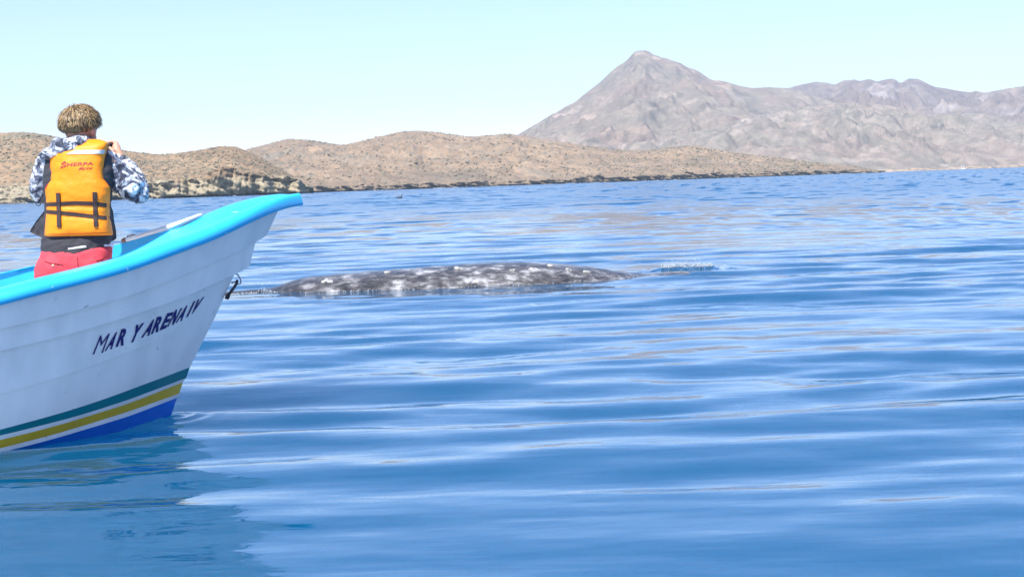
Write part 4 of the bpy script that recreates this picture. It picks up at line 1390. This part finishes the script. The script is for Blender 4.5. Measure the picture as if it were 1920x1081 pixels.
def lay_strip(name, left, right, mat, parent, lift=.004, thick=.003, nseg=26, nw=4):
    """a band of webbing between two pixel polylines, laid on the vest with its own thickness"""
    left = np.array(left, float); right = np.array(right, float)
    def along(p, t):
        s = np.concatenate([[0], np.cumsum(np.hypot(*np.diff(p, axis=0).T))]); s /= s[-1]
        return np.array([np.interp(t, s, p[:, 0]), np.interp(t, s, p[:, 1])])
    V = []
    for lay in (lift, -.003):
        for i in range(nseg + 1):
            a, b = along(left, i / nseg), along(right, i / nseg)
            for j in range(nw + 1):
                x, y = a + (b - a) * j / nw
                d = Vector(ray(x, y)).normalized()
                h = vest_bvh.ray_cast(Vector(EYEP), d)
                if h[0] is None:
                    q = Vector(pt(x, y, -.02)); n = Vector((0, -1, 0))
                else:
                    q, n = h[0], Vector((0, -1, 0))
                V.append(np.array(q + n * lay))
    m = (nseg + 1) * (nw + 1)
    g = grid_faces(nseg + 1, nw + 1)
    F = list(g) + [tuple(i + m for i in f)[::-1] for f in g]
    for i in range(nseg):
        for j in (0, nw):
            a = i * (nw + 1) + j; b = a + nw + 1; F.append((a, b, b + m, a + m))
    for j in range(nw):
        for i in (0, nseg):
            a = i * (nw + 1) + j; F.append((a, a + 1, a + 1 + m, a + m))
    o = mesh_obj(name, V, F, mat, parent, smooth=False)
    bm = bmesh.new(); bm.from_mesh(o.data); bmesh.ops.recalc_face_normals(bm, faces=bm.faces); bm.to_mesh(o.data); bm.free()
    return o
lay_strip('webbing_strap', [(84.6, 380), (110, 378.5), (140, 377), (165, 377.5), (185, 379), (208, 382.3)], [(84.6, 387), (110, 385.8), (140, 384), (165, 384.6), (185, 386.5), (208, 390)], m_strap, vest)
lay_strip('webbing_strap', [(84.4, 393), (110, 395), (140, 398), (165, 401), (185, 403.5), (208.6, 405.7)], [(84.4, 400), (110, 402), (140, 405), (165, 408), (185, 410.6), (208.8, 413)], m_strap, vest)
lay_strip('webbing_strap', [(105.6, 361.5), (106.2, 380), (107, 400), (107.6, 426)], [(113, 361.5), (113.6, 380), (114.5, 400), (115.2, 426)], m_strap, vest, .008)
lay_strip('webbing_strap', [(174.2, 360), (174.8, 380), (175.6, 400), (176.6, 425)], [(182, 360), (182.6, 380), (183.4, 400), (184.2, 425)], m_strap, vest, .008)
lay_strip('reflective_tape', [(142, 281.5), (170, 281), (198.8, 281)], [(124, 289), (160, 288.5), (198.6, 288.5)], m_refl, vest, .003)
lay_strip('edge_binding', [(203.4, 268.5), (200.2, 283), (198, 297), (196.8, 315), (196.6, 325), (198, 334), (203, 343), (207, 350)], [(202, 269.5), (198.6, 283), (196.4, 297), (195.2, 315), (195, 325), (196.4, 335), (201.5, 344), (205.6, 351)], m_redtrim, vest, .003, nseg=40, nw=1)
lay_strip('edge_binding', [(92, 297), (92.8, 310), (93.2, 325), (92, 338), (88, 346), (84.8, 353)], [(93.2, 297), (94, 310), (94.4, 325), (93.4, 338.6), (89.4, 347), (86.2, 354)], m_redtrim, vest, .003, nseg=40, nw=1)
lay_strip('hem_seam', [(84.5, 438.5), (110, 438), (140, 437.6), (180, 436.6), (210, 435)], [(84.5, 439.5), (110, 439), (140, 438.6), (180, 437.6), (210, 436)], simple_mat('orange_seam', (.62, .15, .004), .7), vest, .001, nw=1)
# printing on the vest
def vest_text(txt, bl, br, tl, tr_, mat, shear=0.0, offset=.02, sp=1.0):
    V, F = text_mesh(txt, shear, offset, sp)
    lo = V.min(0); hi = V.max(0)
    def f(x, y):
        u = (x - lo[0]) / (hi[0] - lo[0]); t = (y - lo[1]) / (hi[1] - lo[1])
        b_ = np.array(bl) * (1 - u) + np.array(br) * u; t_ = np.array(tl) * (1 - u) + np.array(tr_) * u
        return b_ * (1 - t) + t_ * t
    return lay_text('print', V, F, f, vest_bvh, mat, vest, .0012)
vest_text('HERPA', (124.5, 312.5), (175, 309.5), (126.5, 305.5), (176, 303.5), m_print, 0.0, .03, 1.05)
vest_text('S', (115, 314), (124, 313.5), (115.5, 305), (125, 304.5), m_print, .0, .03)
vest_text('Marine', (147, 319.5), (173, 317.5), (148, 313), (174, 311.5), m_print, .35, .006)
def emblem():
    tri = [[(116.5, 306), (125.5, 305), (120.8, 301.8)], [(113.6, 312.5), (116.8, 312.5), (116.8, 316.2), (113.6, 316.2)], [(114.5, 308), (117, 305), (118.5, 305.5), (116, 309)]]
    V = []; F = []
    for poly in tri:
        o_ = len(V); V += [(x, y, 0) for x, y in poly]; F.append(tuple(range(o_, o_ + len(poly))))
    lay_text('print', V, F, lambda x, y: (x, y), vest_bvh, m_print, vest, .0012)
emblem()
# details on jacket hem and shorts
hs_bvh = bvh_of([hem, shorts])
def lay_patch(name, poly, mat, parent, lift=.003):
    bm = bmesh.new(); bm.faces.new([bm.verts.new(Vector((x, y, 0))) for x, y in poly])
    bmesh.ops.triangulate(bm, faces=bm.faces)
    for it in range(4): bmesh.ops.subdivide_edges(bm, edges=[e for e in bm.edges if e.calc_length() > 5], cuts=1); bmesh.ops.triangulate(bm, faces=bm.faces)
    bm.verts.index_update()
    V = [v.co[:] for v in bm.verts]; F = [tuple(v.index for v in f.verts) for f in bm.faces]; bm.free()
    return lay_text(name, V, F, lambda x, y: (x, y), hs_bvh, mat, parent, lift)
lay_patch('reflective_tape', [(127.5, 464), (161.5, 459.8), (162, 463.6), (128, 468)], m_refl, hem)
lay_patch('pocket', [(84, 489), (95, 492.5), (119, 495.5), (119, 497), (95, 495), (85, 490.5)], m_dkred, shorts)
lay_patch('pocket', [(179, 488.5), (190, 485.5), (197, 481), (198.5, 482.5), (191, 487.5), (180, 490)], m_dkred, shorts)
lay_patch('seam', [(144.5, 482), (146, 482), (147.5, 500), (150, 516), (148.5, 516), (146, 500)], m_dkred, shorts, .0015)
h = hs_bvh.ray_cast(Vector(EYEP), Vector(ray(99.5, 497.5)).normalized())[0]
if h is not None:
    V, F = tube([np.array(h) + [0, .002, 0], np.array(h) + [0, -.004, 0]], .0065, 12)
    mesh_obj('button', V, F, simple_mat('tan_button', (.55, .42, .28), .5), shorts)
# wrist band
wc, wd = pt(228.5, 301, .25), pt(223, 290, .27) - pt(232, 308, .235)
wd /= np.linalg.norm(wd); u_ = np.cross(wd, [0, 1, 0]); u_ /= np.linalg.norm(u_); v_ = np.cross(wd, u_)
V, F = tube([wc + .0275 * (math.cos(a) * u_ + math.sin(a) * v_) for a in np.linspace(0, 2 * math.pi, 25)], .0055, 8, False)
mesh_obj('wrist_band', V, F, m_black, person)
# the camera held up in both hands
cmr = empty('compact_camera', pt(183, 292, .31), 'small black camera held up in the hands of the person in the vest', 'camera')
V, F = box_pts(pt(183, 280, .312), np.array([.072, 0, 0]), np.array([0, .018, 0]), np.array([0, 0, .030]))
cb = mesh_obj('camera_body', V, F, m_black, cmr, smooth=False)
bvm = cb.modifiers.new('bevel', 'BEVEL'); bvm.width = .006; bvm.segments = 2
V, F = tube([pt(180, 281, .325), pt(180, 281, .375)], [.028, .024], 20)
mesh_obj('lens', V, F, m_black, cmr)

# ------------------------------------------------------------------ small far things
m_skiff = simple_mat('white_skiff_paint', (.80, .80, .78), .4, .05, 2)
def skiff(x, Y, L_, z, label, rot=0.0, canopy=False):
    base = at(x, 377 - .034 * x, Y); base[2] = z
    o = empty('skiff', base, label, 'boat', None)
    V = []; n = 11
    for i in range(n):
        u = i / (n - 1); hw = .16 * L_ * (1 - (2 * u - .75) ** 2 * .55) * (1 - sstep(.75, 1, u)); sh = .16 * L_ + .08 * L_ * u ** 2
        for w, h in ((0, -.02 * L_), (hw * .7, 0), (hw, sh), (hw * .9, sh), (0, sh * .45), (-hw * .9, sh), (-hw, sh), (-hw * .7, 0)):
            q = np.array([(u - .5) * L_, w, h]); c, s = math.cos(rot), math.sin(rot)
            V.append(base + np.array([q[0] * c - q[1] * s, q[0] * s + q[1] * c, q[2]]))
    F = grid_faces(n, 8, closed_v=True) + [tuple(range(8))]
    mesh_obj('hull', V, F, m_skiff, o)
    V, F = box_pts(base + np.array([-.42 * L_ * math.cos(rot), -.42 * L_ * math.sin(rot), .24 * L_]), (.04 * L_, 0, 0), (0, .04 * L_, 0), (0, 0, .10 * L_))
    mesh_obj('outboard_motor', V, F, m_black, o, smooth=False)
    return o
skiff(1627, 1300, 5.0, .1, 'tiny white skiff floating off the end of the low coastal point', .2)
skiff(1806, 1640, 4.5, .2, 'small white skiff drawn up at the far beach below the mountain', -.3)
def hut():
    b_ = at(1804, 311, 1850); b_[2] = 2.2
    o = empty('beach_hut', b_, 'tiny pale hut with flat roof behind the far beach', 'hut')
    V, F = box_pts(b_ + [0, 0, 1.4], (2.2, 0, 0), (0, 1.8, 0), (0, 0, 1.4)); mesh_obj('wall', V, F, simple_mat('pale_hut_wall', (.62, .55, .48), .8), o, smooth=False)
    V, F = box_pts(b_ + [0, 0, 2.95], (2.7, 0, 0), (0, 2.3, 0), (0, 0, .15)); mesh_obj('roof', V, F, m_skiff, o, smooth=False)
    V, F = box_pts(b_ + [.3, -1.83, 1.0], (.45, 0, 0), (0, .02, 0), (0, 0, 1.0)); mesh_obj('door', V, F, m_black, o, smooth=False)
hut()
def bird():
    c = atz(749, 359.0, .05); d = math.hypot(c[0], c[1]); k = 150.0 / d; c = np.array([c[0] * k, c[1] * k, .02])
    o = empty('seabird', c, 'dark seabird sitting on the water off the coastal hills', 'bird')
    V1, F1 = ellipsoid(c + [0, 0, .06], (.26, .12, .11), None, 10)
    V2, F2 = capsule(c + [.18, 0, .10], .05, c + [.24, 0, .30], .035, 8); V3, F3 = ellipsoid(c + [.27, 0, .33], (.065, .045, .05), None, 8); V4, F4 = capsule(c + [.31, 0, .33], .016, c + [.42, 0, .31], .008, 6)
    V5, F5 = capsule(c + [-.22, 0, .09], .06, c + [-.40, 0, .13], .02, 8)
    remeshed('plumage', [(V1, F1), (V2, F2), (V3, F3), (V4, F4), (V5, F5)], .012, m_black, o, 2)
bird()
# thin surf breaking along the foot of the rocks
def surf():
    rs = np.random.RandomState(8); pts = []
    for P, n in ((hillA, 90), (hillB, 260)):
        for i in range(n):
            a = rs.randint(0, P.shape[0]); col = P[a]
            j = int(np.argmin(np.abs(col[:16, 2]))); q = col[j].copy()
            if abs(q[2]) > 1 or noise2(q[0] / 24., 1.7) < .08: continue
            q = q + np.array([0, -rs.uniform(.2, 2.0), 0]); q[2] = .05
            for s in range(5):
                pts.append((q + np.array([rs.normal(0, 1.1), rs.normal(0, .3), 0]), rs.uniform(.12, .34)))
    drops('surf', 'thin line of white surf along the foot of the shore rocks', pts, m_foam, 5, 'stuff')
surf()

# ------------------------------------------------------------------ haze
def build_haze():
    s, z0, z1 = 6500.0, -8.0, 420.0
    v = [(x, y, z) for z in (z0, z1) for x, y in ((-s, -s), (s, -s), (s, s), (-s, s))]
    fc = [(3, 2, 1, 0), (4, 5, 6, 7), (0, 1, 5, 4), (1, 2, 6, 5), (2, 3, 7, 6), (3, 0, 4, 7)]
    mt = bpy.data.materials.new('sea_haze'); mt.use_nodes = True
    nt = mt.node_tree; nt.nodes.clear()
    out = nt.nodes.new('ShaderNodeOutputMaterial')
    pv = nt.nodes.new('ShaderNodeVolumePrincipled')
    pv.inputs['Color'].default_value = (.55, .72, .92, 1)
    pv.inputs['Density'].default_value = HAZE_DENSITY
    pv.inputs['Anisotropy'].default_value = 0.0
    nt.links.new(pv.outputs[0], out.inputs['Volume'])
    o = mesh_obj('haze', v, fc, mt, smooth=False)
    setp(o, kind='stuff')
HAZE_DENSITY = 1.25e-4
build_haze()
